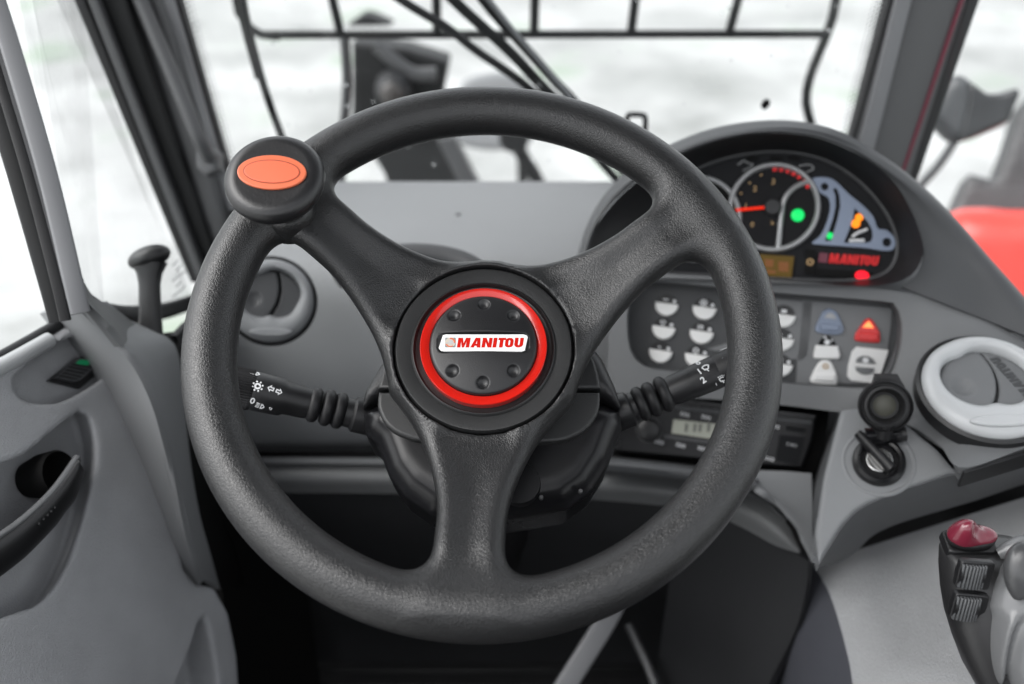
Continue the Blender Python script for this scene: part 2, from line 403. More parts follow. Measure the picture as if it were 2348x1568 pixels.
# ================================================================== steering wheel
WC = at(1106, 761, 0.57)                              # centre of the rim circle
WN = Vector((0, -math.sin(R(33.5)), math.cos(R(33.5))))
WP = Plane(WC, WN)
RW, RTUBE, DISH = 0.1700, 0.0167, 0.024
wheel = thing('steering_wheel', WC, 'black grained steering wheel with three spokes, red ring and orange-topped spinner knob', 'steering wheel')
ROTW = R(-2.6)
def wheel_sdf(X, Y, Z):
    ca, sa = math.cos(-ROTW), math.sin(-ROTW); X, Y = X * ca - Y * sa, X * sa + Y * ca
    rho = np.sqrt(X * X + Y * Y)
    d = np.sqrt((rho - RW) ** 2 + Z * Z) - RTUBE
    s = np.clip((rho / RW - .30) / .62, 0, 1); s = s * s * (3 - 2 * s)
    zc = -(DISH + .013) * (1 - s) - .001
    for ang in (R(146), R(33), R(270)):
        ux, uy = math.cos(ang), math.sin(ang)
        al = X * ux + Y * uy; c = np.abs(-X * uy + Y * ux)
        q = al / RW
        wid = .0205 + .034 * np.clip(1 - (q - .18) / .52, 0, 1) ** 1.7
        th = .0125 - .0030 * np.exp(-(c / .010) ** 2) * np.clip((q - .45) / .15, 0, 1) * np.clip((.93 - q) / .12, 0, 1)
        tq = np.clip((q - .78) / .16, 0, 1); tq = tq * tq * (3 - 2 * tq); th = th * (1 - .6 * tq)
        rr = np.minimum(.0105, th * .95)
        a = c - (wid - rr); b = np.abs(Z - zc) - (th - rr)
        e = np.sqrt(np.maximum(a, 0) ** 2 + np.maximum(b, 0) ** 2) + np.minimum(np.maximum(a, b), 0) - rr
        e = np.maximum(e, np.maximum(-al, al - RW + .010))
        d = smin(d, e * .9, .020)
    hub = np.maximum(rho - .056, np.abs(Z + DISH + .014) - .013)
    d = smin(d, hub, .008)
    return smax(d, -np.maximum(rho - .0592, -(Z + DISH + .0062)), .0015)
me = nets(wheel_sdf, (-.195, -.195, -.056), (.195, .195, .024), .0017)
rim = part('rim', me, MT['leather'], wheel, WP.M())
HM = WP.M(-DISH)                                     # hub disc frame
part('hub_disc', lathe([(.0, -.012), (.056, -.012), (.0585, -.004), (.0580, -.0012), (.0570, .0003), (.0555, .0004), (.0475, -.0008), (.0466, .0006), (.0459, .0010), (.0452, -.0002), (.0446, -.0022), (.0438, -.0026), (.0, -.0026)], 96), MT['hub'], wheel, HM)
part('red_ring', lathe([(.0352, -.003), (.0412, -.003), (.0412, .0032), (.0408, .0037), (.0356, .0031), (.0352, .0028)], 96, 35), MT['red'], wheel, HM, 'glossy red ring around the black centre cap')
# cap with six dimples and a plate pocket, as one carved surface
def cap_sdf(X, Y, Z):
    rho = np.sqrt(X * X + Y * Y)
    top = .0098 - .0045 * (rho / .035) ** 2
    d = smax((Z - top) * .9, rho - .0349, .0022); d = np.maximum(d, -Z - .002)
    for k in range(8):
        if k in (0, 4): continue
        a = R(45 * k); dx, dy = X - .0278 * math.cos(a), Y - .0278 * math.sin(a)
        zt = .0098 - .0045 * (.0278 / .035) ** 2
        sph = np.sqrt(dx * dx + dy * dy + (Z - zt - .0022) ** 2) - .0048
        d = smax(d, -sph, .0005)
    qx = np.abs(X + Y * .0) - (.0296 - .0045); qy = np.abs(Y) - (.0068 - .0045)
    rr = np.sqrt(np.maximum(qx, 0) ** 2 + np.maximum(qy, 0) ** 2) + np.minimum(np.maximum(qx, qy), 0) - .0045
    pocket = np.maximum(rr, .0060 - Z)
    return smax(d, -pocket, .0006)
part('centre_cap', nets(cap_sdf, (-.037, -.037, -.003), (.037, .037, .012), .00045), MT['cap'], wheel, HM)
plate = part('name_plate', flat([[(-.0286, -.0038), (-.0272, -.0058), (-.025, -.0062), (.0248, -.0064), (.0268, -.0056), (.0288, .0036), (.0282, .0050), (.026, .0058), (-.0240, .0058), (-.0262, .0052)]], .0012, .0004), MT['white'], wheel, WP.M(-DISH + .0076), 'white resin name plate with red lettering')

def letters(text, height, sp=.10, shear=.13):
    """heavy slanted capitals as outlines: list of (outline, holes) with total width"""
    def arc(cx, cy, rx, ry, a0, a1, n=8): return [(cx + rx * math.cos(R(a0 + (a1 - a0) * k / n)), cy + ry * math.sin(R(a0 + (a1 - a0) * k / n))) for k in range(n + 1)]
    G = {
        'M': (1.12, [(0, 0), (0, 1), (.42, 1), (.55, .42), (.70, 1), (1.12, 1), (1.12, 0), (.80, 0), (.80, .62), (.64, 0), (.45, 0), (.31, .62), (.31, 0)], []),
        'A': (.92, [(0, 0), (.36, 1), (.80, 1), (.92, 0), (.59, 0), (.575, .17), (.38, .17), (.32, 0)], [[(.45, .37), (.555, .37), (.53, .74)]]),
        'N': (.90, [(0, 0), (0, 1), (.34, 1), (.59, .44), (.59, 1), (.90, 1), (.90, 0), (.56, 0), (.31, .56), (.31, 0)], []),
        'I': (.34, [(0, 0), (0, 1), (.34, 1), (.34, 0)], []),
        'T': (.62, [(0, .76), (0, 1), (.70, 1), (.70, .76), (.48, .76), (.48, 0), (.15, 0), (.15, .76)], []),
        'O': (.76, arc(.38, .66, .38, .34, 0, 180) + arc(.38, .3, .38, .3, 180, 360), [arc(.38, .64, .075, .12, 0, 180) + arc(.38, .3, .075, .08, 180, 360)]),
        'U': (.80, [(0, 1), (0, .32)] + arc(.40, .32, .40, .32, 180, 360) + [(.80, 1), (.48, 1), (.48, .32)] + arc(.40, .32, .08, .08, 0, -180) + [(.32, 1)], []),
    }
    x = 0; out = []
    for ch in text:
        wd, o, hs_ = G[ch]
        tr = lambda p: ((x + p[0] + shear * p[1]) * height, p[1] * height)
        out.append(([tr(p) for p in o], [[tr(p) for p in h] for h in hs_])); x += wd + sp * (0.3 if ch == 'T' else 1)
    return out, (x - sp + shear) * height
def word(parent, M, mat, text='MANITOU', height=.006, width=None, thick=.0004, name='letter'):
    L_, wd = letters(text, height); s = 1 if width is None else width / wd
    for o, hs_ in L_:
        f = lambda q: [((p[0]) * s - (width or wd) / 2, p[1] - height / 2) for p in q]
        part(name, flat([f(o)] + [f(h) for h in hs_], thick, 0), mat, parent, M)
PZ = -DISH + .00775
word(plate, WP.M(PZ, (.0046, -.0002)), MT['red'], height=.0068, width=.0432, thick=.0003)
em = part('emblem', flat([rrect(.0068, .0068, .0003)], .0003), plastic('emblem_grey', (.22, .24, .235), .3, 300, 0), plate, WP.M(PZ, (-.0212, -.0001)))
part('emblem_disc', flat([circ(.0034, 28)], .0003), plastic('emblem_cream', (.50, .44, .37), .3, 300, 0), plate, WP.M(PZ + .00012, (-.0212, -.0001)))
cres = [(.0033 * math.cos(R(a)), .0033 * math.sin(R(a))) for a in range(-10, 101, 10)] + [(.0024 * math.cos(R(a)) - .0002, .0024 * math.sin(R(a))) for a in range(95, -11, -10)]
part('emblem_crescent', flat([cres], .0002), MT['orange'], plate, WP.M(PZ + .00022, (-.0212, -.0001)))
cres = [(.0033 * math.cos(R(a)), .0033 * math.sin(R(a))) for a in range(200, 311, 10)] + [(.0022 * math.cos(R(a)), .0022 * math.sin(R(a)) - .0004) for a in range(305, 199, -10)]
part('emblem_crescent', flat([cres], .0002), MT['orange'], plate, WP.M(PZ + .00022, (-.0212, -.0001)))
part('emblem_machine', flat([[(-.0028, -.0010), (-.0026, -.0002), (-.001, .0002), (-.0004, .0016), (.0010, .0018), (.0014, .0002), (.003, -.0006), (.0028, -.001), (.0012, -.0006), (.0008, -.0014), (-.0004, -.0012), (-.0008, -.0004), (-.002, -.0006)]], .0002), MT['silver'], plate, WP.M(PZ + .0003, (-.0212, -.0001)))

# spinner knob clamped to the rim
ku, kv = WP.uv(656, 472, .012)
KM = WP.M(0, (ku, kv), R(3))
knob = part('spinner_knob', lathe([(.0, .0235), (.0125, .0235), (.0150, .0265), (.0195, .0300), (.0258, .0345), (.0300, .0385), (.0312, .0422), (.0306, .0455), (.0282, .0484), (.0245, .0500), (.0218, .0498), (.0, .0498)], 72, 60), plastic('worn_knob_rubber', (.010, .010, .011), .36, 500, .25, var=.5), wheel, KM, 'black mushroom spinner knob with an orange oval badge')
part('stem', lathe([(.0, .012), (.0130, .012), (.0130, .0185), (.0115, .0205), (.0112, .022), (.0112, .025), (.0, .025)], 48), MT['gloss'], knob, KM)
part('clamp', lathe([(.0, -.006), (.0185, -.006), (.0182, .006), (.0165, .0125), (.0145, .0140), (.0, .0140)], 48, 60), MT['leather'], knob, KM)
bm_ = part('badge', flat([circ(.0214, 48, ry=.0124)], .0022, .0007), MT['orange'], knob, WP.M(.0512, (ku, kv), R(-4)))
part('badge_groove', flat([circ(.0176, 48, ry=.0086), circ(.0171, 48, ry=.0081)], .0004), plastic('groove_brown', (.30, .05, .02), .5, 300, 0), knob, WP.M(.0514, (ku, kv), R(-4)))
part('badge_inlay', flat([circ(.0170, 48, ry=.0080)], .0006, .0003), plastic('orange_inlay', (.72, .14, .07), .33, 300, .1), knob, WP.M(.0516, (ku, kv), R(-4)))

# ================================================================== steering column with stalks
SP = Plane(WC - WN * .080, WN)
column = thing('column_shroud', (WC.x, WC.y + .12, FLOOR_Z), 'black plastic steering column shroud behind the wheel with two stalks', 'steering column')
up_out = [(824, 926), (832, 888), (862, 838), (900, 780), (960, 730), (1110, 700), (1270, 720), (1350, 770), (1385, 815), (1414, 878), (1428, 926), (1385, 905), (1365, 903), (890, 903), (868, 905)]
lo_out = [(824, 930), (868, 909), (890, 907), (1365, 907), (1385, 909), (1428, 930), (1432, 965), (1417, 1004), (1400, 1050), (1360, 1112), (1300, 1155), (1165, 1178), (1080, 1180), (985, 1168), (920, 1123), (883, 1074), (857, 1004), (830, 980)]
part('upper_shroud', pillow(SP, up_out, .006, .06, .012, .0022), MT['black'], column, SP.M())
part('lower_shroud', pillow(SP, lo_out, .004, .08, .020, .0022), MT['gloss'], column, SP.M())
fp = cr([(872, 909), (870, 945), (890, 985), (930, 1010), (1000, 1022), (1250, 1024), (1320, 1008), (1358, 975), (1372, 940), (1372, 909)], 40)
part('front_cover', flat([SP.uvs(fp)], .010, .0025), plastic('charcoal_cover', (.022, .0225, .023), .42, 900, .2), column, SP.M(.0100))
fp = cr([(870, 903), (882, 860), (905, 820), (1000, 760), (1110, 740), (1250, 760), (1345, 820), (1366, 860), (1374, 903)], 40)
part('top_cover', flat([SP.uvs(fp)], .012, .0025), plastic('charcoal_cover_top', (.018, .0185, .019), .42, 900, .2), column, SP.M(.0105))
part('key_barrel', lathe([(.0, 0), (.014, 0), (.015, -.002), (.015, -.03), (0, -.03)], 32), MT['gloss'], column, SP.M(.0045, SP.uv(1190, 1110)))
part('lower_tube', tube([WC - WN * .10, WC - WN * .35, Vector((WC.x, WC.y + .42, FLOOR_Z + .02))], [.045, .04, .035], 24), MT['black'], column)
for px_, py_ in ((1330, 1128), (1240, 1142)):
    part('screw', lathe([(0, 0), (.0012, 0), (.0015, -.001), (.0015, -.004), (0, -.004)], 16), MT['paintg'], column, SP.M(.004, SP.uv(px_, py_)))
def stalk(name, a, b, ta, tb, radii, bell, label, knurl):
    A, B = at(*a, ta), at(*b, tb); ax = (B - A).normalized(); L_ = (B - A).length
    u = UP - ax * UP.dot(ax); u.normalize(); v = ax.cross(u)
    M = Matrix((u, v, ax)).transposed().to_4x4(); M.translation = A
    r0, r1 = radii
    s = part(name, lathe([(0, .03), (r0 * .86, .03), (r0, .036), (r0 * 1.02, .05), (r1 * .96, L_ - .03), (r1, L_ - .012), (r1 * .97, L_ - .010), (0, L_ - .010)], 40, 60), MT['black'], column, M, label)
    for k, (z, rb) in enumerate(bell):
        part('bellows_ring', lathe([(.006, z - .0040), (rb * .8, z - .0042), (rb * .97, z - .0022), (rb, z), (rb * .97, z + .0022), (rb * .8, z + .0042), (.006, z + .0040)], 36, 60), MT['soft'], s, M)
    part('collar', lathe([(.0, -.016), (r0 * 1.12, -.016), (r0 * 1.16, -.014), (r0 * 1.16, .001), (r0 * .95, .003), (r0 * .9, .010), (.0, .010)], 36), MT['black'], s, M)
    if knurl:
        pr = []
        n = 44
        prof = [(r1 * 1.05 if k % 2 else r1 * .99) for k in range(2 * n)]
        rings = [[Vector((prof[k] * q * math.cos(math.pi * k / n), prof[k] * q * math.sin(math.pi * k / n), z)) for k in range(2 * n)] for z, q in ((L_ - .010, .93), (L_ - .008, 1), (L_ + .018, 1), (L_ + .02, .93))]
        part('knurled_end', loft(rings, smooth=20), MT['soft'], s, M)
    else:
        part('end_knob', lathe([(0, L_ - .010), (r1 * .95, L_ - .010), (r1 * 1.03, L_ - .008), (r1 * 1.03, L_ + .016), (r1 * .8, L_ + .019), (0, L_ + .019)], 36), MT['soft'], s, M)
    def mark(shape, px, py, nm='symbol', mt=MT['print'], rot=0.0):
        # print wrapped onto the tapered barrel, facing the driver
        d = ray(px, py).normalized()
        w0 = KPOS - A; dp = d - ax * d.dot(ax); wp = w0 - ax * w0.dot(ax)
        tt = -wp.dot(dp) / dp.dot(dp); z = (w0 + d * tt).dot(ax); rr = np.interp(z, [.05, L_ - .03], [r0 * 1.02, r1 * .97])
        aa, bb, cc = dp.dot(dp), 2 * wp.dot(dp), wp.dot(wp) - rr * rr; disc = max(0, bb * bb - 4 * aa * cc)
        hit = KPOS + d * ((-bb - math.sqrt(disc)) / (2 * aa))
        n = (hit - A); n = (n - ax * n.dot(ax)).normalized()
        pl = Plane(hit + n * .00035, n, ax if ax.x > 0 else -ax)
        me_ = shape; part(nm, me_, mt, s, pl.M(0, (0, 0), rot))
    return s, mark
ring_ = lambda ro, ri: flat([circ(ro, 24), circ(ri, 24)], .0003)
def glyph(txt, size):
    cu = bpy.data.curves.new('t', 'FONT'); cu.body = txt; cu.size = size; cu.extrude = .00012; cu.offset = size * .018; cu.align_x = 'CENTER'; cu.align_y = 'CENTER'
    ob = bpy.data.objects.new('t', cu); me_ = bpy.data.meshes.new_from_object(ob); bpy.data.objects.remove(ob); bpy.data.curves.remove(cu); me_.materials.clear(); return fin(me_, 40)
def sunmark(r=.0026):
    pr = [(ring_(r * .72, r * .32), Matrix.Identity(4))]
    for k in range(8):
        a = R(45 * k + 20); pr.append((flat([circ(r * .2, 10)], .0003), Matrix.Translation((r * 1.05 * math.cos(a), r * 1.05 * math.sin(a), 0))))
    return joined(pr)
def arrows(s=.0021):
    ar = [(-1, 0), (-.1, 1), (-.1, .5), (.8, .5), (.8, -.5), (-.1, -.5), (-.1, -1)]
    inn = [(-.62, 0), (-.28, .42), (-.28, .2), (.5, .2), (.5, -.2), (-.28, -.2), (-.28, -.42)]
    f = lambda q, sg, dx: [(sg * x * s + dx, y * s) for x, y in q]
    return joined([(flat([f(ar, 1, -s * 1.05), f(inn, 1, -s * 1.05)], .0003), Matrix.Identity(4)), (flat([f(ar, -1, s * 1.05), f(inn, -1, s * 1.05)], .0003), Matrix.Identity(4))])
def beam(s=.0020):
    pr = [(flat([[(0, -s), (0, s), (s * .7, s * .8), (s * 1.2, 0), (s * .7, -s * .8)], [(s * .3, -s * .5), (s * .3, s * .5), (s * .6, s * .4), (s * .85, 0), (s * .6, -s * .4)]], .0003), Matrix.Identity(4))]
    for k in (-.75, -.25, .25, .75): pr.append((flat([rrect(s * 1.1, s * .25, s * .1)], .0003), Matrix.Translation((-s * .85, k * s, 0))))
    return joined(pr)
def wiper_mark(s=.0030):
    o = [(-1, .5), (-.6, .8), (0, .95), (.6, .8), (1, .5), (.55, -.5), (-.55, -.5)]; q = [(-.68, .42), (-.4, .6), (0, .7), (.4, .6), (.68, .42), (.38, -.25), (-.38, -.25)]
    return joined([(flat([[(x * s, y * s) for x, y in o], [(x * s, y * s) for x, y in q]], .0003), Matrix.Identity(4)), (flat([rrect(s * .22, s * 1.1, s * .08)], .0003), Matrix.Translation((s * .1, -s * .6, 0)) @ Matrix.Rotation(R(25), 4, 'Z'))])
def washer_mark(s=.0028):
    pr = [(wiper_mark(s), Matrix.Identity(4))]
    for k in range(5): pr.append((flat([circ(s * .17, 8)], .0003), Matrix.Translation(((k - 2) * s * .5, s * (1.35 - .12 * abs(k - 2)), 0))))
    return joined(pr)
ls, mk = stalk('light_stalk', (815, 950), (548, 888), .655, .635, (.0112, .0138), ((.012, .0133), (.0205, .0134), (.030, .0128)), 'left indicator and light stalk with white light symbols', True)
for sh, x, y, rot in ((beam(.0025), 480, 372, R(-5)), (sunmark(.0032), 510, 568, 0), (arrows(.0026), 780, 630, R(-8)), (glyph('0', .0064), 430, 795, R(-6)), (beam(.0024), 555, 875, R(-8)), (wiper_mark(.0012), 712, 918, R(-8))):
    q = z8([(x, y)])[0]; mk(sh, q[0], q[1], rot=rot)
rs, mk = stalk('wiper_stalk', (1440, 938), (1672, 840), .665, .66, (.0112, .0124), ((.010, .0132), (.0185, .0134), (.028, .0138)), 'right wiper stalk with white wiper symbols and numerals', False)
for sh, x, y, rot in ((glyph('0', .0062), 985, 1190, R(10)), (glyph('1', .0064), 1000, 1300, R(10)), (glyph('2', .0066), 1048, 1412, R(10)), (wiper_mark(.0029), 1085, 1250, R(0)), (glyph('0', .0064), 1332, 1150, R(10)), (wiper_mark(.0028), 1325, 995, R(0)), (washer_mark(.0027), 1305, 1405, R(-10)), (glyph('1', .0034), 1222, 1465, R(0))):
    q = z4([(x, y)])[0]; mk(sh, q[0], q[1], rot=rot)
# ================================================================== dashboard
N_F = Vector((-.206, -.824, .53)).normalized()
FR = Plane((.1335, .745, 1.686), N_F, (.970, -.242, 0))            # right fascia, turned towards the driver
dash = thing('dashboard', (0.03, .90, FLOOR_Z), 'grey moulded dashboard running across the cab under the windscreen', 'dashboard')
prof = [(1.045, 1.60), (1.040, 1.655), (1.022, 1.662), (.95, 1.664), (.88, 1.660), (.842, 1.652), (.822, 1.636), (.806, 1.612), (.790, 1.58), (.776, 1.545), (.768, 1.508), (.766, 1.487), (.768, 1.470), (.774, 1.460), (.785, 1.455), (.80, 1.455), (.99, 1.55)]
pr = cr(prof, 60, True)
part('top_panel', loft([[Vector((x, y, z)) for y, z in pr] for x in np.linspace(-.312, .16, 26)], smooth=60), MT['dash'], dash)
prr = cr([(y + .03 if y < .85 else y, z - .004) for y, z in prof], 60, True)
part('top_panel', loft([[Vector((x, y, z)) for y, z in prr] for x in np.linspace(.16, .47, 12)], smooth=60), MT['dash'], dash)
for px_, py_ in ((1050, 490), (1402, 480)):
    p = Plane((0, .9, 1.6645), (0, 0, 1)).hit(px_, py_)
    part('screw_cap', lathe([(0, 0), (.0028, 0), (.0034, -.001), (.0034, -.004), (0, -.004)], 16), MT['dashd'], dash, Matrix.Translation(p))
# raised hump in front of the column
hp = [at(x, y, t) for x, y, t in ((770, 640, .84), (850, 596, .85), (935, 582, .855), (1020, 588, .855), (1085, 612, .85), (1130, 660, .84))]
part('column_hump', tube(hp, [.010, .010], 16, 28), MT['panel'], dash)
hpl = Plane(at(960, 640, .845), (0, -.75, .66))
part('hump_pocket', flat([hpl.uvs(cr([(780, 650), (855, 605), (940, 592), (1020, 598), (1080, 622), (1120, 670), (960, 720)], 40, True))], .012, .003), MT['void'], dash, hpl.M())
# lower trim strip, colour darkened for the wheel's shade, ending in a leaf shape
top = [(515, 1065, .96), (640, 1064, .955), (900, 1066, .95), (1150, 1070, .945), (1350, 1078, .935), (1520, 1092, .915), (1650, 1112, .89), (1740, 1145, .865), (1800, 1195, .845), (1834, 1262, .83)]
bot = [(515, 1131, .96), (640, 1130, .955), (900, 1132, .95), (1150, 1138, .945), (1350, 1145, .935), (1520, 1160, .915), (1630, 1180, .89), (1710, 1214, .865), (1775, 1250, .845), (1830, 1268, .83)]
rows = [[at(*p) for p in top]]
rows.append([at((a[0] + b[0]) / 2, (a[1] + b[1]) / 2, (a[2] + b[2]) / 2 - .010 * min(1, math.dist(a[:2], b[:2]) / 62) ** 2) for a, b in zip(top, bot)])
rows.append([at(*p) for p in bot])
part('trim_strip', patch(rows, 60, 12, .008), MT['trim'], dash)
tp = top[:-1]; tk = [1] * 6 + [.8, .5, .15]
rows = [[at(x, y - 16 * k, t - .002) for (x, y, t), k in zip(tp, tk)], [at(x, y - 2 * k, t - .008 * k) for (x, y, t), k in zip(tp, tk)], [at(x, y + 3 * k, t + .004) for (x, y, t), k in zip(tp, tk)]]
part('strip_lip', patch(rows, 60, 6, .006), MT['dashd'], dash)
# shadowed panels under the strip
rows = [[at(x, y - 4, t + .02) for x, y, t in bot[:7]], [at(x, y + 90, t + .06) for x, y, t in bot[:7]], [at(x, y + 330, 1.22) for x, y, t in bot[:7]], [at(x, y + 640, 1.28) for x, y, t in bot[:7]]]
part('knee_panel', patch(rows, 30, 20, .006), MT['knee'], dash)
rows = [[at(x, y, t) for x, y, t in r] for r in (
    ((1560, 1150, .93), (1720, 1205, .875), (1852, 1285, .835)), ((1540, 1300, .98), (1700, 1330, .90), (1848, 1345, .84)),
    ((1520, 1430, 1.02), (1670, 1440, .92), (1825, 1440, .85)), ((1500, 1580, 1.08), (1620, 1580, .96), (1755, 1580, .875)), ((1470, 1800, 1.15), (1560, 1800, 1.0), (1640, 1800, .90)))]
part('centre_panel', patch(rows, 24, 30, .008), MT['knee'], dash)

# ------------------------------------------------------------------ right wing of the dash around switches and vent
VN = Plane(at(2262, 890, .725), (-.12, -.30, .945))
def onF(x, y, off=0.0): return FR.hit(x, y, off)
def onV(x, y, off=0.0): return VN.hit(x, y, off)
def mixp(x, y, k): return onF(x, y) * (1 - k) + onV(x, y) * k
wing_px = [
    [(1400, 618, 0), (1560, 630, 0), (1760, 642, 0), (1950, 655, 0), (2080, 672, .05), (2190, 700, .25), (2290, 748, .6), (2420, 830, .9)],
    [(1400, 690, 0), (1560, 700, 0), (1760, 715, 0), (1950, 730, 0), (2090, 745, .2), (2200, 775, .6), (2300, 810, .9), (2430, 880, 1)],
    [(1395, 790, 0), (1560, 800, 0), (1750, 815, 0), (1950, 830, 0), (2090, 850, .4), (2200, 880, .9), (2310, 910, 1), (2440, 940, 1)],
    [(1390, 880, 0), (1550, 893, 0), (1740, 905, 0), (1930, 925, .05), (2075, 950, .45), (2170, 1000, .85), (2240, 1020, 1), (2350, 985, 1), (2470, 950, 1)],
    [(1388, 900, 0), (1548, 910, 0), (1738, 923, 0), (1925, 945, .05), (2064, 968, .45), (2150, 1018, .8), (2205, 1072, 1), (2347, 1028, 1), (2470, 988, 1)]]
wing_me = patch([[mixp(*p) for p in r] for r in wing_px], 70, 40, .007)
REC = cr([(1440, 700), (1462, 655), (1500, 645), (1780, 671), (2018, 690), (2050, 700), (2064, 732), (2060, 790), (2040, 850), (2010, 884), (1965, 890), (1780, 876), (1550, 852), (1482, 842), (1450, 815), (1438, 770)], 60, True)
cut = flat([FR.uvs(REC)], .09, 0); cut.transform(FR.M(.045))
part('wing_panel', boolean(wing_me, [cut]), MT['wing'], dash)
# dark edge under the outer end of the wing
e0 = [onV(2210, 1080, .0) + Vector((0, -.0015, -.0006)), onV(2347, 1036, .0) + Vector((0, -.003, 0)), onV(2480, 994, .0) + Vector((0, -.003, 0))]
part('wing_edge', patch([e0, [p + Vector((0, .001, -.0150)) for p in e0]], 12, 5, .0025), MT['black'], dash)
# walls of the switch recess
rec3 = lambda off: [FR.M(off) @ Vector((u, v, 0)) for u, v in FR.uvs(REC)]
part('switch_recess', loft([rec3(.0), rec3(-.030)], cap=False), MT['dashd'], dash)
# ledge and cavity round the radio
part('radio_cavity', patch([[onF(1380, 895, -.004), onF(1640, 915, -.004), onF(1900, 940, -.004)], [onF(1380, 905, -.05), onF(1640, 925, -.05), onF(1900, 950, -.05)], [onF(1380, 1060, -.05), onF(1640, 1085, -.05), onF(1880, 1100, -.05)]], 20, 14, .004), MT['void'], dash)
part('radio_ledge', patch([[onF(1340, 1040, -.045), onF(1560, 1062, -.045), onF(1745, 1090, -.045)], [onF(1340, 1048, .0), onF(1560, 1070, .0), onF(1738, 1100, .0)], [onF(1340, 1062, .006), onF(1560, 1085, .006), onF(1725, 1118, .004)], [onF(1340, 1075, .0), onF(1560, 1098, .0), onF(1715, 1130, .0)]], 24, 14, .006), MT['dashd'], dash)
# ignition housing: left facet, dark return and top face
CP = Plane(at(2040, 1060, .735), (-.22, -.50, .84))
A_ = [[onF(1738, 1078, -.012), onF(1800, 1080, -.012), onF(1860, 1085, -.012)], [onF(1728, 1105, .0), onF(1795, 1135, -.004), onF(1862, 1160, -.008)], [onF(1760, 1132, .004), onF(1815, 1178, .002), onF(1863, 1225, .0)], [onF(1800, 1180, .004), onF(1838, 1225, .004), onF(1868, 1290, .006)]]
part('lower_facet', patch(A_, 16, 16, .006), MT['dash'], dash)
Cout = [(1928, 938), (1960, 934), (2010, 945), (2080, 972), (2150, 1030), (2200, 1090), (2180, 1084), (2060, 1126), (1992, 1152), (1960, 1172), (1930, 1205), (1905, 1245), (1876, 1295), (1868, 1225), (1888, 1090)]
ch_me = pillow(CP, Cout, 0, .035, .004, .0016)
part('ignition_housing', ch_me, MT['dash'], dash, CP.M())
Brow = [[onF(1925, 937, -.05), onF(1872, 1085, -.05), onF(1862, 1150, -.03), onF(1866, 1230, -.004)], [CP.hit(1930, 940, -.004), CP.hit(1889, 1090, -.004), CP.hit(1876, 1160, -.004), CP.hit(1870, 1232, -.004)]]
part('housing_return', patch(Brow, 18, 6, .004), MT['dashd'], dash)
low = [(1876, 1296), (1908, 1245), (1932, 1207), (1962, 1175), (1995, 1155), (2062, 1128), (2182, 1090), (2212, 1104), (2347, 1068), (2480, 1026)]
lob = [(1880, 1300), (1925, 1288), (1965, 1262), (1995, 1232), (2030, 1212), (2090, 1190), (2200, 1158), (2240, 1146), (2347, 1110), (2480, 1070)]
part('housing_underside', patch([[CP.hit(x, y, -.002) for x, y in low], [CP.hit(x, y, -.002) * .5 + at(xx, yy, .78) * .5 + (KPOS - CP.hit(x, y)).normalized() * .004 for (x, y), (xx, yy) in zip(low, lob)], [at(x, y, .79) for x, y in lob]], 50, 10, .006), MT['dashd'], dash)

# ================================================================== instrument cluster
clus = thing('instrument_cluster', FR.hit(1790, 640), 'hooded instrument cluster with lit tachometer, warning lamps and red lettering, right of the wheel', 'instrument cluster')
Cc = [(1342, 612), (1346, 570), (1375, 505), (1435, 437), (1525, 372), (1650, 322), (1790, 303), (1900, 320), (2000, 375), (2072, 455), (2110, 540), (2112, 596), (2080, 636), (2000, 655), (1800, 650), (1600, 641), (1440, 636)]
Dd = [(1478, 575), (1482, 530), (1500, 475), (1545, 420), (1612, 380), (1695, 355), (1790, 347), (1885, 364), (1966, 412), (2026, 478), (2055, 542), (2052, 596), (2018, 632), (1930, 644), (1780, 640), (1620, 632), (1510, 620)]
NR = 90; Cr = cr(Cc, NR, True)[::1]; Dr = cr(Dd, NR, True)
def ring3(pts, off): return [FR.hit(x, y, off) for x, y in pts]
Cmid = [((a[0] * .62 + b[0] * .38), (a[1] * .62 + b[1] * .38)) for a, b in zip(Cr, Dr)]
Dm = [((a[0] * .06 + b[0] * .94), (a[1] * .06 + b[1] * .94)) for a, b in zip(Cr, Dr)]
part('bezel', loft([ring3(Cr, .010), ring3(Cmid, -.010), ring3(Dm, -.030), ring3(Dr, -.036)], cap=False, smooth=70), MT['soft'], clus)
part('lens_rim', tube(ring3(cr(Dd, NR, True), -.0335) + [ring3(cr(Dd, NR, True), -.0335)[0]], .0022, 8), MT['paintg'], clus)
# outer skin of the hood, running into the dash on the right
Bpx = [(1318, 640), (1324, 600), (1352, 515), (1415, 428), (1512, 358), (1645, 305), (1790, 287), (1915, 306), (2022, 362), (2108, 425), (2190, 505), (2270, 600), (2350, 695), (2430, 805)]
Cpx = [(1345, 640), (1342, 605), (1372, 508), (1432, 438), (1524, 372), (1650, 322), (1790, 303), (1900, 320), (2000, 375), (2060, 436), (2100, 520), (2116, 585), (2100, 632), (2066, 662)]
n = 70; Bq, Cq = cr(Bpx, n), cr(Cpx, n)
def kx(x, i): s = min(1, max(0, (i / (n - 1) - .66) / .30)); s = s * s * (3 - 2 * s); return s, min(1, max(0, (x - 2060) / 330)) ** 1.2
def skin(x, y, off, i):
    s, k = kx(x, i); return FR.hit(x, y, off) * (1 - s) + (mixp(x, y, k) + VN.n * .0025) * s
rw0 = [skin(x, y, .010, i) for i, (x, y) in enumerate(Cq)]
rwm = [skin((a[0] * .5 + b[0] * .5), (a[1] * .5 + b[1] * .5), .013, i) for i, (a, b) in enumerate(zip(Bq, Cq))]
rw1 = [skin(x, y, .004 - .012 * min(1, max(0, (x - 2050) / 200)), i) for i, (x, y) in enumerate(Bq)]
back = Vector((.01, .10, -.012))
rw2 = [p + back * .35 + Vector((0, 0, -.004)) for p in rw1]
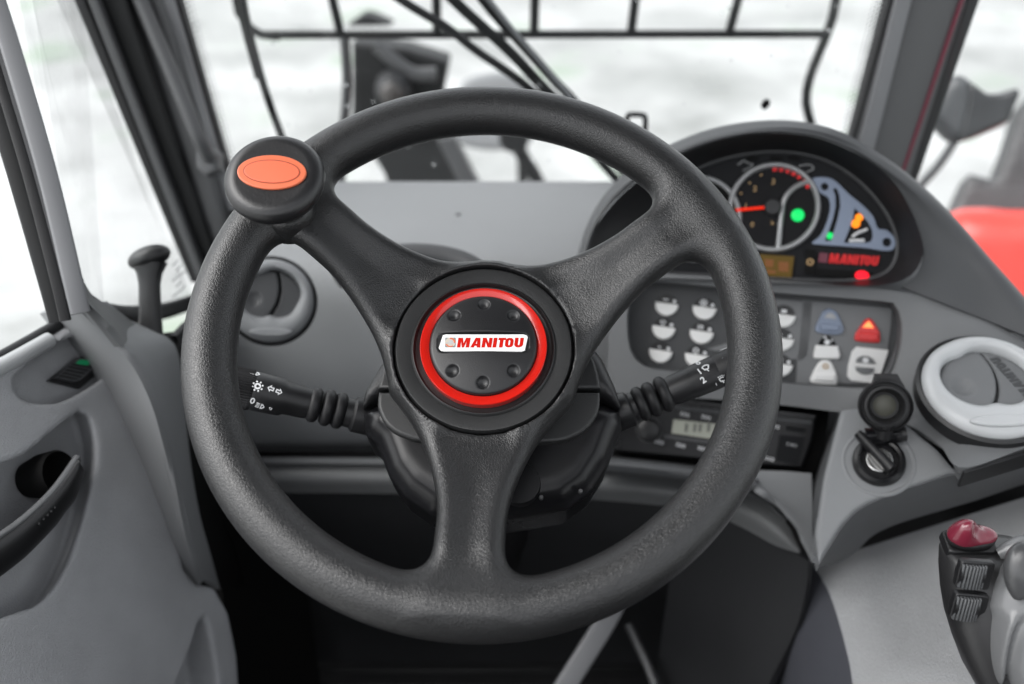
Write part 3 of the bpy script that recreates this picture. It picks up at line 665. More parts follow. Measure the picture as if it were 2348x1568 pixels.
rw3 = [p + back + Vector((.0, .03, -.05)) for p in rw1]
part('hood', patch([rw0, rwm, rw1, rw2, rw3], n, 40, .004, smooth=60), plastic('hood_plastic', (.048, .050, .053), .55, 600, .3), clus)
part('face_plate', flat([FR.uvs(Dr, -.036)], .006, .0), MT['face'], clus, FR.M(-.0355))
FO = -.0350
def fring(cx, cy, rpx, wpx, h=.004, mat='ringm', name='gauge_ring'):
    c = FR.uv(cx, cy, FO); e = FR.uv(cx + rpx, cy, FO); r = math.hypot(e[0] - c[0], e[1] - c[1]); wd = r * wpx / rpx
    return part(name, lathe([(r - wd, -.001), (r - wd, h * .6), (r - wd * .7, h), (r - wd * .3, h), (r, h * .6), (r, -.001)], 64), MT[mat], clus, FR.M(FO, c)), c, r
part('gauge_dial', flat([circ(.043, 48)], .002), MT['void'], clus, FR.M(FO + .0008, FR.uv(1597, 502, FO)))
fring(1597, 502, 103, 11)
dial = part('gauge_dial', flat([circ(.0425, 48)], .002), plastic('dial_black', (.010, .010, .011), .6, 600, .05, spec=.12), clus, FR.M(FO + .0016, FR.uv(1773, 476, FO)))
fring(1773, 476, 108, 13, .0055)
def fprint(me, px, py, mat, parent=clus, h=.0020, nm='print_mark', rot=0.0): return part(nm, me, MT[mat], parent, FR.M(FO + h, FR.uv(px, py, FO)), None)
def fbar(pts, wd, mat, h=.0022, nm='divider', th=.0012):
    P = [Vector(FR.uv(x, y, FO)).to_3d() for x, y in pts]; q = tube([p + Vector((0, 0, h)) for p in P], wd / 2, 8, 24 if len(pts) > 2 else None, flatn=1.0)
    return part(nm, q, MT[mat], clus, FR.M(FO))
fbar([(1852, 417), (1825, 428), (1804, 447), (1794, 470), (1789, 510), (1783, 570)], .0050, 'ringm', .0022)
fbar([(1752, 477), (1687, 483)], .0026, 'redneed', .0042, 'needle')
fprint(lathe([(0, .0062), (.0068, .0060), (.0078, .005), (.0078, .0), (0, 0)], 32), 1770, 476, 'black', h=.001, nm='needle_hub')
for ch, x, y, s in (('1', 1709, 473, .006), ('2', 1730, 434, .007), ('3', 1772, 418, .007), ('0', 1724, 516, .006), ('h', 1770, 512, .005)):
    fprint(glyph(ch, s), x, y, 'tan', dial)
for x, y in ((1718, 420), (1686, 478), (1698, 444), (1744, 402)): fprint(flat([circ(.0010, 10)], .0003), x, y, 'tan', dial)
for k in range(7):
    a = R(96 - 9.5 * k); c = FR.uv(1773, 476, FO); rr = .0365
    part('red_tick', flat([rrect(.0030 if k % 3 else .0036, .0046, .0003)], .0004), MT['redtxt'], dial, FR.M(FO + .002, (c[0] + rr * math.cos(a), c[1] + rr * math.sin(a)), a - math.pi / 2))
fprint(lathe([(0, .003), (.004, .0028), (.0056, .0018), (.0060, 0), (0, 0)], 32), 1828, 494, 'green', h=.0016, nm='warning_lamp')
bl = z6([(1490, 352), (1620, 345), (1700, 388), (1800, 485), (1930, 592), (2010, 680), (2048, 780), (2110, 788), (2170, 830), (2198, 895), (2175, 962), (2090, 970), (2005, 955), (1925, 945), (1750, 932), (1500, 912), (1490, 895), (1560, 838), (1610, 730), (1640, 620), (1628, 520), (1560, 480), (1510, 430)])
h1 = z6([(1595 + 32 * math.cos(a / 9 * math.pi), 423 + 32 * math.sin(a / 9 * math.pi)) for a in range(18)]); h2 = z6([(2125 + 38 * math.cos(a / 9 * math.pi), 897 + 38 * math.sin(a / 9 * math.pi)) for a in range(18)])
sl = z6([(1665, 440), (1700, 440), (1722, 500), (1728, 590), (1705, 700), (1672, 810), (1650, 885), (1595, 885), (1630, 800), (1668, 690), (1688, 590), (1685, 500)])
tri = z6([(1850, 605), (1900, 655), (1965, 725), (1998, 790), (2006, 850), (1990, 890), (1950, 902), (1758, 900), (1800, 800), (1835, 700)])
U = lambda p: FR.uvs(p, FO)
bpan = part('lamp_panel', flat([U(cr(bl, 70, True)), U(h1), U(h2), U(sl), U(tri)], .0024, .0004), MT['blue'], clus, FR.M(FO + .0028))
fprint(lathe([(0, .002), (.002, .0018), (.0030, .001), (.0032, 0), (0, 0)], 20), *z6([(1640, 840)])[0], 'green', h=.001, nm='warning_lamp')
fprint(flat([circ(.0036, 20, 0.0008, .0018), ], .001, .0003), *z6([(1880, 700)])[0], 'amber', h=.0016, nm='warning_lamp')
fprint(flat([circ(.0040, 20, -.0006, -.001)], .001, .0003), *z6([(1868, 728)])[0], 'amber', h=.0014, nm='warning_lamp')
fbar(z6([(1830, 850), (1880, 815), (1960, 785)]), .0028, 'print', .001, 'tool_symbol')
fbar(z6([(1805, 882), (1935, 882)]), .0032, 'print', .001, 'tool_symbol')
lc = U(z6([(1040, 998), (1335, 1018), (1312, 1196), (1040, 1180)])); part('display', flat([lc], .002), MT['amberlcd'], clus, FR.M(FO + .0022))
for x0, y0, x1, y1 in ((1085, 1040, 1160, 1110), (1200, 1060, 1290, 1150), (1100, 1130, 1180, 1165)):
    part('display_segment', flat([U(z6([(x0, y0), (x1, y0 + 6), (x1 - 4, y1), (x0, y1 - 6)]))], .0006), MT['amberseg'], clus, FR.M(FO + .0026))
part('dark_inlay', flat([U(z6([(1440, 955), (1520, 965), (1510, 1170), (1425, 1160)]))], .002), MT['void'], clus, FR.M(FO + .002))
fprint(ring_(.0032, .0018), *z6([(1470, 1065)])[0], 'tan', h=.0026)
part('dark_inlay', flat([U(z6([(1530, 1120), (2010, 1150), (1985, 1215), (1900, 1222), (1520, 1180)]))], .002), MT['void'], clus, FR.M(FO + .002))
fprint(flat([circ(.0062, 24, ry=.0044)], .002, .0008), *z6([(1912, 1180)])[0], 'redl', h=.0035, nm='warning_lamp')
c0 = FR.uv(*z6([(1555, 1025)])[0], FO); c9 = FR.uv(*z6([(2060, 1055)])[0], FO); wdt = math.hypot(c9[0] - c0[0], c9[1] - c0[1])
LM = FR.M(FO + .0016, ((c0[0] + c9[0]) / 2 + .004, (c0[1] + c9[1]) / 2), math.atan2(c9[1] - c0[1], c9[0] - c0[0]))
word(clus, LM, MT['redtxt'], height=.0088, width=wdt * .84)
part('emblem', flat([rrect(.008, .0088, .001)], .0004), plastic('dim_red', (.12, .012, .03), .4, 300, 0), clus, FR.M(FO + .0016, (c0[0] + .003, c0[1])))
for s, pts in ((-1, [(855, 235), (905, 200), (930, 215), (985, 240), (900, 285)]), (1, [(1440, 300), (1500, 268), (1470, 235), (1400, 240), (1375, 250)])):
    fbar(z6(pts), .0016, 'ringm', .001, 'arrow_symbol')
for x in (985, 1185, 1335): fprint(flat([rrect(.011, .004, .001)], .001), *z6([(x, 180)])[0], 'void', h=.001, nm='lamp_window')

# ================================================================== switch panel
SO = -.0235
swp = thing('switch_panel', FR.hit(1750, 880, SO), 'recessed charcoal and grey switch panel with white push buttons right of the column', 'switch panel')
part('backing', flat([FR.uvs(REC, -.020)], .006), MT['panel'], swp, FR.M(SO))
US = lambda p: FR.uvs(p, SO)
part('grey_field', flat([US([(1690, 676), (1862, 693), (1858, 760), (1850, 815), (1838, 826), (1640, 804), (1622, 800), (1690, 780)])], .001, .0003), MT['grey'], swp, FR.M(SO + .0010))
part('grey_field', flat([US(z5([(705, 170), (1900, 280), (1885, 500), (1840, 840), (1700, 1290), (612, 1292), (640, 900)]))], .001, .0003), MT['grey'], swp, FR.M(SO + .0010))
def sbutton(px, py, icon, kind='half'):
    b = part('push_button', half_me, MT['white'], swp, FR.M(SO + .0035, FR.uv(px, py, SO), R(-1)))
    part('symbol_window', dome_me, MT['black'], b, FR.M(SO + .0014, FR.uv(px, py, SO), R(-1)))
    for dx, dy, me_ in icon: part('symbol', me_, MT['print'], b, FR.M(SO + .0019, tuple(np.add(FR.uv(px, py, SO), (dx, dy)))))
    return b
hb = .0112
half = [(-hb, .0052), (hb, .0052)] + [(hb * math.cos(R(a)), .0040 + .0112 * math.sin(R(a))) for a in range(-8, -173, -12)]
half_me = flat([half], .0045, .0018)
dome_me = flat([[(-.0098, .0055), (.0098, .0055)] + [(.0098 * math.cos(R(a)), .0055 + .0085 * math.sin(R(a))) for a in range(15, 166, 15)]], .0008)
lampdot = flat([circ(.0017, 12)], .0004)
icons = [sunmark(.0032), glyph('~', .009), glyph('-', .009), wiper_mark(.0028), beam(.0022), ring_(.0027, .0015)]
for k, (x, y) in enumerate(z4([(552, 450), (1058, 502), (512, 765), (1020, 825), (470, 1080), (955, 1140)]) + [(1700, 730), (1695, 785), (1690, 845), (1794, 733), (1790, 787), (1787, 846)]):
    sbutton(x, y, [(-.0015, .0088, icons[[1, 0, 3, 4, 2, 5, 1, 0, 2, 2, 2, 5][k]]), (.0070, .0076, lampdot)] if k != 9 else [(.0, .0080, flat([rrect(.005, .003, .001)], .0004))])
def zpoly(name, pts, mat, th, h, bev, parent=swp, sm=None): return part(name, flat([US(z5(cr(pts, sm, True)) if sm else z5(pts))], th, bev), MT[mat], parent, FR.M(SO + h))
trap = lambda cx, cy, w1, w2, h_: [(cx - w1, cy - h_), (cx + w1, cy - h_ + 10), (cx + w2, cy + h_ * .5), (cx + w2 * .9, cy + h_), (cx - w2 * .9, cy + h_ - 10), (cx - w2, cy + h_ * .5)]
bb_ = zpoly('push_button', [(1055, 285), (1150, 330), (1205, 430), (1245, 540), (1230, 610), (1140, 635), (920, 610), (868, 570), (880, 500), (925, 410), (970, 320)], 'blue', .003, .0040, .0011, sm=40)
zpoly('button_pad', [(935, 480), (1188, 500), (1180, 585), (1150, 592), (930, 575)], 'blue', .003, .0062, .0013, bb_)
zpoly('symbol_window', [(985, 410), (1030, 345), (1090, 340), (1130, 375), (1150, 430)], 'ringm', .001, .0047, .0003, bb_)
bb_ = zpoly('push_button', [(1585, 415), (1640, 445), (1690, 530), (1730, 600), (1738, 700), (1700, 742), (1440, 722), (1395, 690), (1410, 610), (1460, 540), (1530, 440)], 'redbtn', .003, .0040, .0011, sm=40)
zpoly('button_pad', [(1450, 605), (1700, 622), (1705, 710), (1680, 715), (1440, 695)], 'redbtn', .003, .0064, .0013, bb_)
part('hazard_lamp', flat([US(z5([(1580, 450), (1650, 545), (1500, 535)]))], .001, .0003), emit('hazard_orange', (1, .25, .08), .6, (.7, .2, .06)), bb_, FR.M(SO + .0048))
bb_ = zpoly('push_button', trap(1022, 868, 150, 182, 95), 'white', .0045, .0050, .0018)
zpoly('symbol_window', [(905, 775), (940, 700), (990, 650), (1050, 645), (1110, 690), (1160, 785)], 'void', .001, .0018, 0, bb_)
for pts in ([(1030, 690), (1080, 735), (1030, 775), (985, 735)], [(990, 650), (1010, 650), (1020, 680), (985, 690)], [(1090, 690), (1110, 710), (1095, 725), (1078, 710)]): zpoly('symbol', pts, 'print', .0006, .0022, 0, bb_)
bb_ = zpoly('push_button', [(1000, 970), (1075, 995), (1115, 1060), (1160, 1180), (1165, 1270), (1120, 1305), (850, 1285), (805, 1240), (815, 1190), (870, 1080), (930, 990)], 'white', .0035, .0040, .0014, sm=40)
zpoly('button_pad', [(870, 1150), (1130, 1170), (1135, 1255), (1110, 1262), (850, 1240)], 'white', .003, .0060, .0014, bb_)
part('symbol', ring_(.0026, .0014), MT['tan'], bb_, FR.M(SO + .0046, FR.uv(*z5([(1005, 1055)])[0], SO)))
bb_ = zpoly('white_field', [(1420, 795), (1850, 840), (1842, 880), (1780, 1070), (1700, 1290), (1350, 1250), (1300, 1190), (1310, 1050), (1360, 860)], 'white', .002, .0026, .0006)
dk = plastic('dark_grey_button', (.13, .135, .138), .45, 600, .1)
part('button_half', flat([US(z5([(1405, 1000), (1430, 945), (1500, 915), (1580, 920), (1645, 965), (1670, 1025)]))], .003, .001), dk, bb_, FR.M(SO + .0046))
part('button_half', flat([US(z5([(1400, 1060), (1665, 1080), (1640, 1140), (1560, 1170), (1480, 1160), (1420, 1120)]))], .003, .001), dk, bb_, FR.M(SO + .0046))
part('symbol', flat([rrect(.0050, .0046, .0016)], .0004), MT['print'], bb_, FR.M(SO + .0050, FR.uv(*z5([(1538, 975)])[0], SO)))

# ================================================================== radio
RO = -.030
radio = thing('car_radio', FR.hit(1640, 1080, RO), 'black radio with small grey display under the switch panel', 'radio')
ro = r1([(260, 300), (700, 205), (2035, 370), (1990, 600), (1880, 862), (150, 690)])
ro = [(1395, 915), (1512, 905), (1872, 950), (1862, 1010), (1838, 1074), (1400, 1034)]
UR = lambda p: FR.uvs(r1(p), RO)
part('body', flat([FR.uvs(ro, RO)], .03, .002), MT['gloss'], radio, FR.M(RO))
part('bezel_strip', flat([UR([(690, 275), (1990, 425), (1985, 465), (690, 318)])], .003, .001), MT['dashd'], radio, FR.M(RO + .002))
part('bezel_strip', flat([UR([(820, 225), (2030, 375), (2022, 405), (815, 250)])], .003, .001), MT['paintg'], radio, FR.M(RO + .002))
part('display', flat([UR([(690, 415), (1500, 505), (1460, 660), (670, 545)])], .001), MT['lcd'], radio, FR.M(RO + .0012))
for x in (800, 880, 930, 1010, 1120, 1230): part('display_segment', flat([UR([(x, 455), (x + 28, 459), (x + 18, 535), (x - 8, 531)])], .0006), MT['lcdd'], radio, FR.M(RO + .0016))
part('bezel_strip', flat([UR([(590, 555), (1500, 680), (1490, 715), (600, 592)])], .003, .001), MT['paintg'], radio, FR.M(RO + .002))
key_me = flat([rrect(.0095, .0042, .0018)], .0006)
for x, y in ((795, 368), (995, 395), (558, 628), (758, 660), (960, 690), (1640, 480), (1590, 785)):
    kb = part('key', flat([rrect(.013, .0062, .001)], .0016, .0005), MT['black'], radio, FR.M(RO + .0016, FR.uv(*r1([(x, y)])[0], RO), R(-5)))
    for j in range(3): part('key_legend', flat([rrect(.0020, .0034, .0008), rrect(.0009, .0018, .0004)], .0004), MT['print'], kb, FR.M(RO + .0021, tuple(np.add(FR.uv(*r1([(x, y)])[0], RO), ((j - 1) * .0030, (1 - j) * .0003))), R(-5)))
part('volume_knob', lathe([(0, .012), (.0085, .012), (.0105, .0105), (.0115, .002), (.0115, 0), (0, 0)], 32), MT['black'], radio, FR.M(RO, FR.uv(1488, 985, RO)))
part('knob_ring', lathe([(.0118, 0), (.0118, .003), (.0126, .003), (.0126, 0)], 32), MT['paintg'], radio, FR.M(RO, FR.uv(1488, 985, RO)))
part('button_block', flat([UR([(1690, 560), (1920, 590), (1860, 850), (1640, 800)])], .002, .0005), MT['face'], radio, FR.M(RO + .0014))
part('button_block', flat([UR([(1750, 475), (1930, 500), (1920, 545), (1740, 520)])], .002, .0005), MT['face'], radio, FR.M(RO + .0014))
gl_ = glyph('E-MH', .0042)
part('key_legend', gl_, MT['ringm'], radio, FR.M(RO + .0018, FR.uv(*r1([(1798, 655)])[0], RO), R(-5)))
# ================================================================== air vents
def vent(name, pl, rad, label, mats, spin, lettering, sq=1.0):
    v = thing(name, pl.o, label, 'air vent', 'round air vents in the dash')
    part('socket', lathe([(rad * .96, -.012), (rad * 1.07, -.012), (rad * 1.08, .001), (rad * 1.03, .003), (rad * .96, -.001)], 64), MT['black'], v, pl.M())
    part('back', flat([circ(rad * .97, 48)], .004), MT['void'], v, pl.M(-.010))
    # ring with a lobed opening
    lob = []
    for k in range(72):
        a = 2 * math.pi * k / 72; q = a - spin
        rr = rad * (.62 + .17 * math.sin(a) + .05 * math.cos(2 * a) - .09 * math.exp(-((math.degrees((q - R(130) + math.pi) % (2 * math.pi) - math.pi)) / 16) ** 2) - .07 * math.exp(-((math.degrees((q - R(284) + math.pi) % (2 * math.pi) - math.pi)) / 20) ** 2) - .05 * math.exp(-((math.degrees((q - R(10) + math.pi) % (2 * math.pi) - math.pi)) / 16) ** 2))
        lob.append((rr * math.cos(a), rr * math.sin(a)))
    out = circ(rad, 72)
    rings = []
    for s, z in ((0, -.008), (0, .002), (.08, .0065), (.25, .0095), (.6, .0095), (.86, .0070), (.97, .0035), (1, -.001), (1, -.008)):
        rings.append([Vector((l[0] * (1 - s) + o[0] * s, l[1] * (1 - s) + o[1] * s, z)) for l, o in zip(lob, out)])
    part('ring', loft(rings, cap=False, smooth=60), MT[mats[0]], v, pl.M())
    # rotating flap: a domed half with a finger dimple and a lower half disc
    def flap(X, Y, Z):
        rho = np.sqrt(X * X + Y * Y)
        d = smax(rho - rad * .72, Z - (.004 - .55 * rho * rho / rad), .003); d = np.maximum(d, -Z - .008)
        d = smax(d, np.sqrt((X - rad * .85) ** 2 + Y * Y) - rad * 1.02, .002)
        return smax(d, -(np.sqrt((X + rad * .34) ** 2 + (Y + rad * .12) ** 2 + ((Z - .010) * 1.0) ** 2) - rad * .235), .003)
    def fl2(X, Y, Z):
        d2 = smax((np.sqrt(X * X + Y * Y) - rad * .72), -(np.sqrt((X - rad * .85) ** 2 + Y * Y) - rad * 1.02) , .002)
        return d2
    def disc(X, Y, Z):
        rho = np.sqrt(X * X + Y * Y); edge = np.sqrt((X + rad * .95) ** 2 + Y * Y) - rad * 1.12
        return np.maximum(np.maximum(rho - rad * .73, np.abs(Z + .0015) - .003), -edge)
    def lid(X, Y, Z):
        rho = np.sqrt(X * X + Y * Y); edge = np.sqrt((X + rad * .95) ** 2 + Y * Y) - rad * 1.07
        d = smax(rho - rad * .72, Z - .0045 + 1.2 * rho * rho, .003); d = smax(d, edge, .0015); d = np.maximum(d, -Z - .008)
        return smax(d, -(np.sqrt((X + rad * .38) ** 2 + (Y + rad * .10) ** 2 + (Z - .0118) ** 2) - rad * .20 - .002), .002)
    b = rad * .8
    part('flap', nets(lid, (-b, -b, -.010), (b, b, .010), .0012), MT[mats[1]], v, pl.M(0, (0, 0), spin))
    lower = part('disc', nets(disc, (-b, -b, -.008), (b, b, .004), .0012), MT[mats[1]], v, pl.M(0, (0, 0), spin))
    cres = [(rad * .50 * math.cos(R(a)), -rad * .745 + rad * .10 * math.sin(R(a))) for a in range(0, 181, 12)] + [(rad * .50 * math.cos(R(a)), -rad * .745 - rad * .12 * math.sin(R(a))) for a in range(168, 5, -12)]
    part('finger_grip', flat([cres], .004, .0018), MT[mats[0]], v, pl.M(.0108))
    if lettering:
        word(lower, pl.M(.0020, pl.uv(2316, 866), spin + R(126)), MT['panel'], height=.0072, width=rad * .86, thick=.0006)
    return v
vr = vent('air_vent', Plane(VN.hit(2262, 890, .006), VN.n, (1, -.05, 0)), .0490, 'large silver-ringed round air vent at the right end of the dash', ('silver', 'wing'), R(-14), True)
VL = Plane(at(622, 690, .835), (.22, -.80, .55))
vent('air_vent', VL, .0385, 'round grey air vent behind the left side of the steering wheel', ('dash', 'panel'), R(-20), False)

# ================================================================== ignition switch with its flip cover
ign = thing('ignition_switch', CP.hit(2012, 1062), 'black ignition switch with key and its round dust cover flipped open', 'ignition switch')
ci = CP.uv(*r2([(610, 1280)])[0])
part('recess_ring', lathe([(.0255, .0001), (.0268, .0009), (.0282, .0006), (.029, -.0008)], 64, 60), MT['dash'], ign, CP.M(0.0, ci))
part('barrel', lathe([(.0, -.01), (.0200, -.01), (.0205, .003), (.0195, .007), (.0170, .0085), (.0150, .008), (.0140, .005), (.0, .005)], 56), MT['gloss'], ign, CP.M(0, ci))
part('key_plate', flat([circ(.0102, 32)], .002, .0006), MT['chrome'], ign, CP.M(.0068, ci))
ka = R(122)
kpts = [CP.M(.011, ci) @ Vector((s * math.cos(ka), s * math.sin(ka), 0)) for s in (-.012, .004, .020, .026)]
part('key', tube(kpts, [.0046, .0046, .0040, .0036], 14, 16, flatn=1.4, upv=CP.u), MT['black'], ign)
cvp = Plane(CP.hit(*r2([(690, 640)])[0], .030), (-.28, -.80, .52))
r_cv = .0205
cvo = circ(r_cv, 40)
cover = part('dust_cover', lathe([(.0, -.012), (r_cv * .9, -.012), (r_cv * 1.0, -.008), (r_cv * 1.0, .002), (r_cv * .94, .004), (r_cv * .88, .001), (r_cv * .84, .001), (r_cv * .80, .0045), (r_cv * .70, .005), (r_cv * .60, .002), (r_cv * .52, -.008), (.0, -.009)], 56, 50), MT['soft'], ign, cvp.M())
part('cover_seal', lathe([(0, -.0078), (.0085, -.0080), (.0092, -.0086), (0, -.0086)], 32), plastic('seal_olive', (.07, .07, .055), .5, 300, .1), cover, cvp.M())
part('cover_tab', flat([[(-.010, .014), (-.007, .0255), (.010, .0255), (.016, .014), (.019, .0), (.0, .0), (-.018, .0)]], .008, .0015), MT['soft'], cover, cvp.M(-.0095))
hg = CP.hit(*r2([(640, 975)])[0], .010)
part('hinge', tube([hg + CP.u * -.012, hg + CP.u * .015], .0055, 12, square=True), MT['gloss'], ign)
part('hinge_pin', tube([hg + CP.u * .011, hg + CP.u * .0185], .0062, 14), MT['black'], ign)
part('hinge_arm', tube([hg + CP.u * .0, (hg + cvp.M() @ Vector((0, -.012, -.006))) / 2, cvp.M() @ Vector((0, -.012, -.006))], [.007, .0075, .008], 12, 8, flatn=1.5), MT['soft'], ign)

# ================================================================== side console and joystick
cons = thing('side_console', at(2200, 1568, .75) * 1.0 + Vector((.05, 0, -.45)), 'pale grey vinyl-topped side console to the right of the driver', 'console')
rows = [[at(*p) for p in r] for r in (
    ((1862, 1292, .90), (1960, 1262, .89), (2140, 1205, .86), (2347, 1140, .83), (2560, 1070, .80)),
    ((1882, 1325, .865), (1975, 1300, .85), (2150, 1265, .82), (2347, 1225, .79), (2560, 1180, .76)),
    ((1905, 1370, .835), (2000, 1365, .815), (2160, 1345, .785), (2347, 1320, .755), (2560, 1290, .72)),
    ((1935, 1470, .795), (2030, 1470, .77), (2180, 1470, .74), (2347, 1470, .71), (2560, 1460, .675)),
    ((1955, 1580, .755), (2050, 1585, .725), (2200, 1590, .695), (2347, 1590, .665), (2560, 1590, .63)),
    ((1960, 1800, .69), (2080, 1810, .665), (2220, 1820, .635), (2347, 1820, .60), (2560, 1820, .56)))]
part('top_pad', patch(rows, 40, 40, .012), MT['vinyl'], cons)
side = [[r[0] for r in rows], [r[0] + Vector((-.012, .012, -.02)) for r in rows], [r[0] + Vector((-.028, .03, -.09)) for r in rows], [r[0] + Vector((-.02, .06, -.42)) for r in rows]]
part('side_panel', patch(side, 30, 24, .006), plastic('console_side', (.055, .057, .068), .55, 600, .25), cons)

JC = lambda px, py, t: at(px, py, t)
joy = thing('joystick', at(2290, 1700, .56), 'black joystick with red rocker, two ribbed thumb rollers and worn grey palm grip', 'joystick')
JT = .560
def jring(py, xl, xr, b, t=JT, e=.75):
    c = at((xl + xr) / 2, py, t); a = (xr - xl) / 2 / FPX * t; out = []
    for k in range(48):
        th = 2 * math.pi * k / 48; cs, sn = math.cos(th), math.sin(th)
        out.append(c + RT * (a * math.copysign(abs(cs) ** e, cs)) + (FW + UP * .35).normalized() * (b * math.copysign(abs(sn) ** e, sn)))
    return out
jr = [jring(1256, 2170, 2345, .012), jring(1258, 2165, 2372, .018), jring(1270, 2162, 2390, .021), jring(1310, 2161, 2420, .023), jring(1360, 2165, 2440, .024), jring(1412, 2174, 2450, .025), jring(1470, 2192, 2460, .026), jring(1530, 2215, 2460, .026), jring(1600, 2255, 2460, .026), jring(1720, 2290, 2450, .025), jring(1800, 2300, 2450, .024)]
part('grip', loft(jr, smooth=60), plastic('worn_black_grip', (.020, .020, .021), .38, 500, .25, var=.5), joy)
JP = Plane(at(2225, 1330, JT - .0245), -(FW + UP * .35).normalized() + RT * -.05)
# thumb rollers
for k, (x, y, rot) in enumerate(((590, 690, R(-3)), (545, 945, R(-4)))):
    q = z7([(x, y)])[0]; M0 = JP.M(.002, JP.uv(*q), rot)
    hsg = part('roller_housing', flat([rrect(.0200, .0186, .0022)], .005, .0010), MT['black'], joy, M0)
    q2 = z7([(x - 30, y)])[0]
    pr_ = []
    for j in range(8):
        pr_.append((box(.00120, .0155, .004, .0004, 1), Matrix.Translation(((j - 3.5) * .00185, 0, .0014 - .00012 * (j - 3.5) ** 2))))
    for j in range(8):
        part('roller_rib', pr_[j][0], MT['dashd'], hsg, JP.M(.002, JP.uv(*q2), rot) @ pr_[j][1])
    part('roller', tube([(-.0072, 0, -.002), (.0072, 0, -.002)], .0070, 20, flatn=.62, upv=(0, 1, 0)), MT['black'], hsg, JP.M(.002, JP.uv(*q2), rot))
# rocker on top
TP = Plane(at(2222, 1236, JT - .004), (-.02, -.22, .97))
part('rocker_base', pillow(TP, [(-.0140, -.007), (-.011, -.0085), (.013, -.0085), (.0160, -.007), (.0160, .007), (.013, .0085), (-.011, .0085), (-.0140, .007)], -.0015, .008, .0015, .0008, raw_uv=True), MT['black'], joy, TP.M())
part('rocker_collar', lathe([(0, -.003), (.0130, -.003), (.0145, -.0015), (.0150, .0005), (.0145, .0024), (.013, .003), (0, .003)], 48, 60, sy=.62), MT['soft'], joy, TP.M(.0022))
def rocker(X, Y, Z):
    e1 = (np.sqrt(((X + .009) / .0150) ** 2 + (Y / .0125) ** 2 + ((Z - .003) / .0175) ** 2) - 1) * .012
    e2 = (np.sqrt(((X - .007) / .0185) ** 2 + (Y / .0115) ** 2 + ((Z - .003) / .0050) ** 2) - 1) * .005
    d = smin(e1, e2, .007)
    d = smax(d, -(np.sqrt((X - .005) ** 2 + ((Y + .012) * .8) ** 2 + (Z - .0215) ** 2) - .0140), .003)
    return np.maximum(d, .002 - Z)
part('red_rocker', nets(rocker, (-.028, -.016, .0), (.028, .016, .024), .0008), MT['ruby'], joy, TP.M(.0020) @ Matrix.Diagonal((.60, .60, .80, 1)), 'dark red glossy thumb rocker on top of the joystick')
# pale worn palm grip with moulded contours
pc = at(2420, 1432, JT - .021)
pu, pv_, pn = RT, UP, -FW
def palm(X, Y, Z):
    d = (np.sqrt((X / .040) ** 2 + (Y / .0540) ** 2 + (Z / .022) ** 2) - 1) * .020
    rho = np.sqrt((X / .020) ** 2 + ((Y + .016) / .030) ** 2)
    d = d + .0013 * np.sin(rho * 13) * np.clip((rho - .25) / .2, 0, 1) * np.clip((.012 - Y) / .008, 0, 1)
    return smax(d, -(np.sqrt(((X + .008) / .013) ** 2 + ((Y + .012) / .02) ** 2 + ((Z - .021) / .006) ** 2) - 1) * .006, .003)
Mp = Matrix((pu, pv_, pn)).transposed().to_4x4(); Mp.translation = pc
part('palm_grip', nets(palm, (-.045, -.060, -.026), (.045, .060, .028), .0011), MT['silverd'], joy, Mp, 'pale grey worn moulded palm grip of the joystick')
top_h = [at(2288, 1272, JT - .008), at(2318, 1262, JT - .010), at(2350, 1258, JT - .012), at(2420, 1262, JT - .012)]
part('top_bridge', tube(top_h, [.004, .008, .0105, .012], 20, 20, flatn=.9), MT['silverd'], joy)

def pad(X, Y, Z): return smax((np.sqrt(((X + .1 * Y) / .0125) ** 2 + (Y / .0190) ** 2 + (Z / .0085) ** 2) - 1) * .008, -(Y + .9 * np.abs(X + .002) - .013 + .026), .004)
Mq = Mp.copy(); Mq.translation = at(2352, 1318, JT - .037)
part('thumb_pad', nets(pad, (-.016, -.022, -.011), (.016, .022, .011), .0009), plastic('worn_grey_pad', (.05, .051, .053), .3, 400, .15, var=.4), joy, Mq)
# ================================================================== cab door on the left
DP = Plane((-.325, .55, 1.60), (.92, -.14, .36), (0, 1, 0))
door = thing('cab_door', (-.34, .35, FLOOR_Z), 'grey cab door panel on the left with black pull handle and window switch', 'door')
panel = [(-260, 1010), (-160, 925), (0, 840), (100, 780), (158, 742), (178, 738), (215, 765), (262, 815), (305, 880), (340, 955), (368, 1040), (392, 1130), (415, 1230), (430, 1300), (455, 1332), (500, 1345), (530, 1400), (550, 1500), (560, 1700), (520, 2400), (-500, 2400)]
pk = cr([(-70, 1125), (57, 1043), (125, 985), (184, 943), (208, 955), (223, 1035), (206, 1140), (163, 1280), (112, 1365), (55, 1398), (-70, 1405)], 40, True)
ov = cr(c4([(110, 1090), (130, 1010), (330, 850), (480, 770), (600, 760), (700, 810), (765, 920), (740, 990), (600, 1090), (420, 1180), (280, 1190), (160, 1160)]), 40, True)
low = cr([(395, 1640), (440, 1480), (463, 1415), (480, 1440), (500, 1560), (500, 1700)], 30, True)
DU = lambda p, off=0: DP.uvs(p, off)
BG = lambda v: -.38 * min(v - .03, 0) ** 2 - .38 * max(v - .03, 0) ** 2
def doff(px, py, off=0.0):
    o = off
    for _ in range(8): o = off + BG(DP.uv(px, py, o)[1])
    return o
def DH(px, py, off=0.0): return DP.hit(px, py, doff(px, py, off))
DUB = lambda pts: [DP.uv(x, y, doff(x, y)) for x, y in pts]
PU, KU, OU, LU = DUB(panel), DUB(pk), DUB(ov), DUB(low)
vm = [p[1] for p in PU]; um = [p[0] for p in PU]
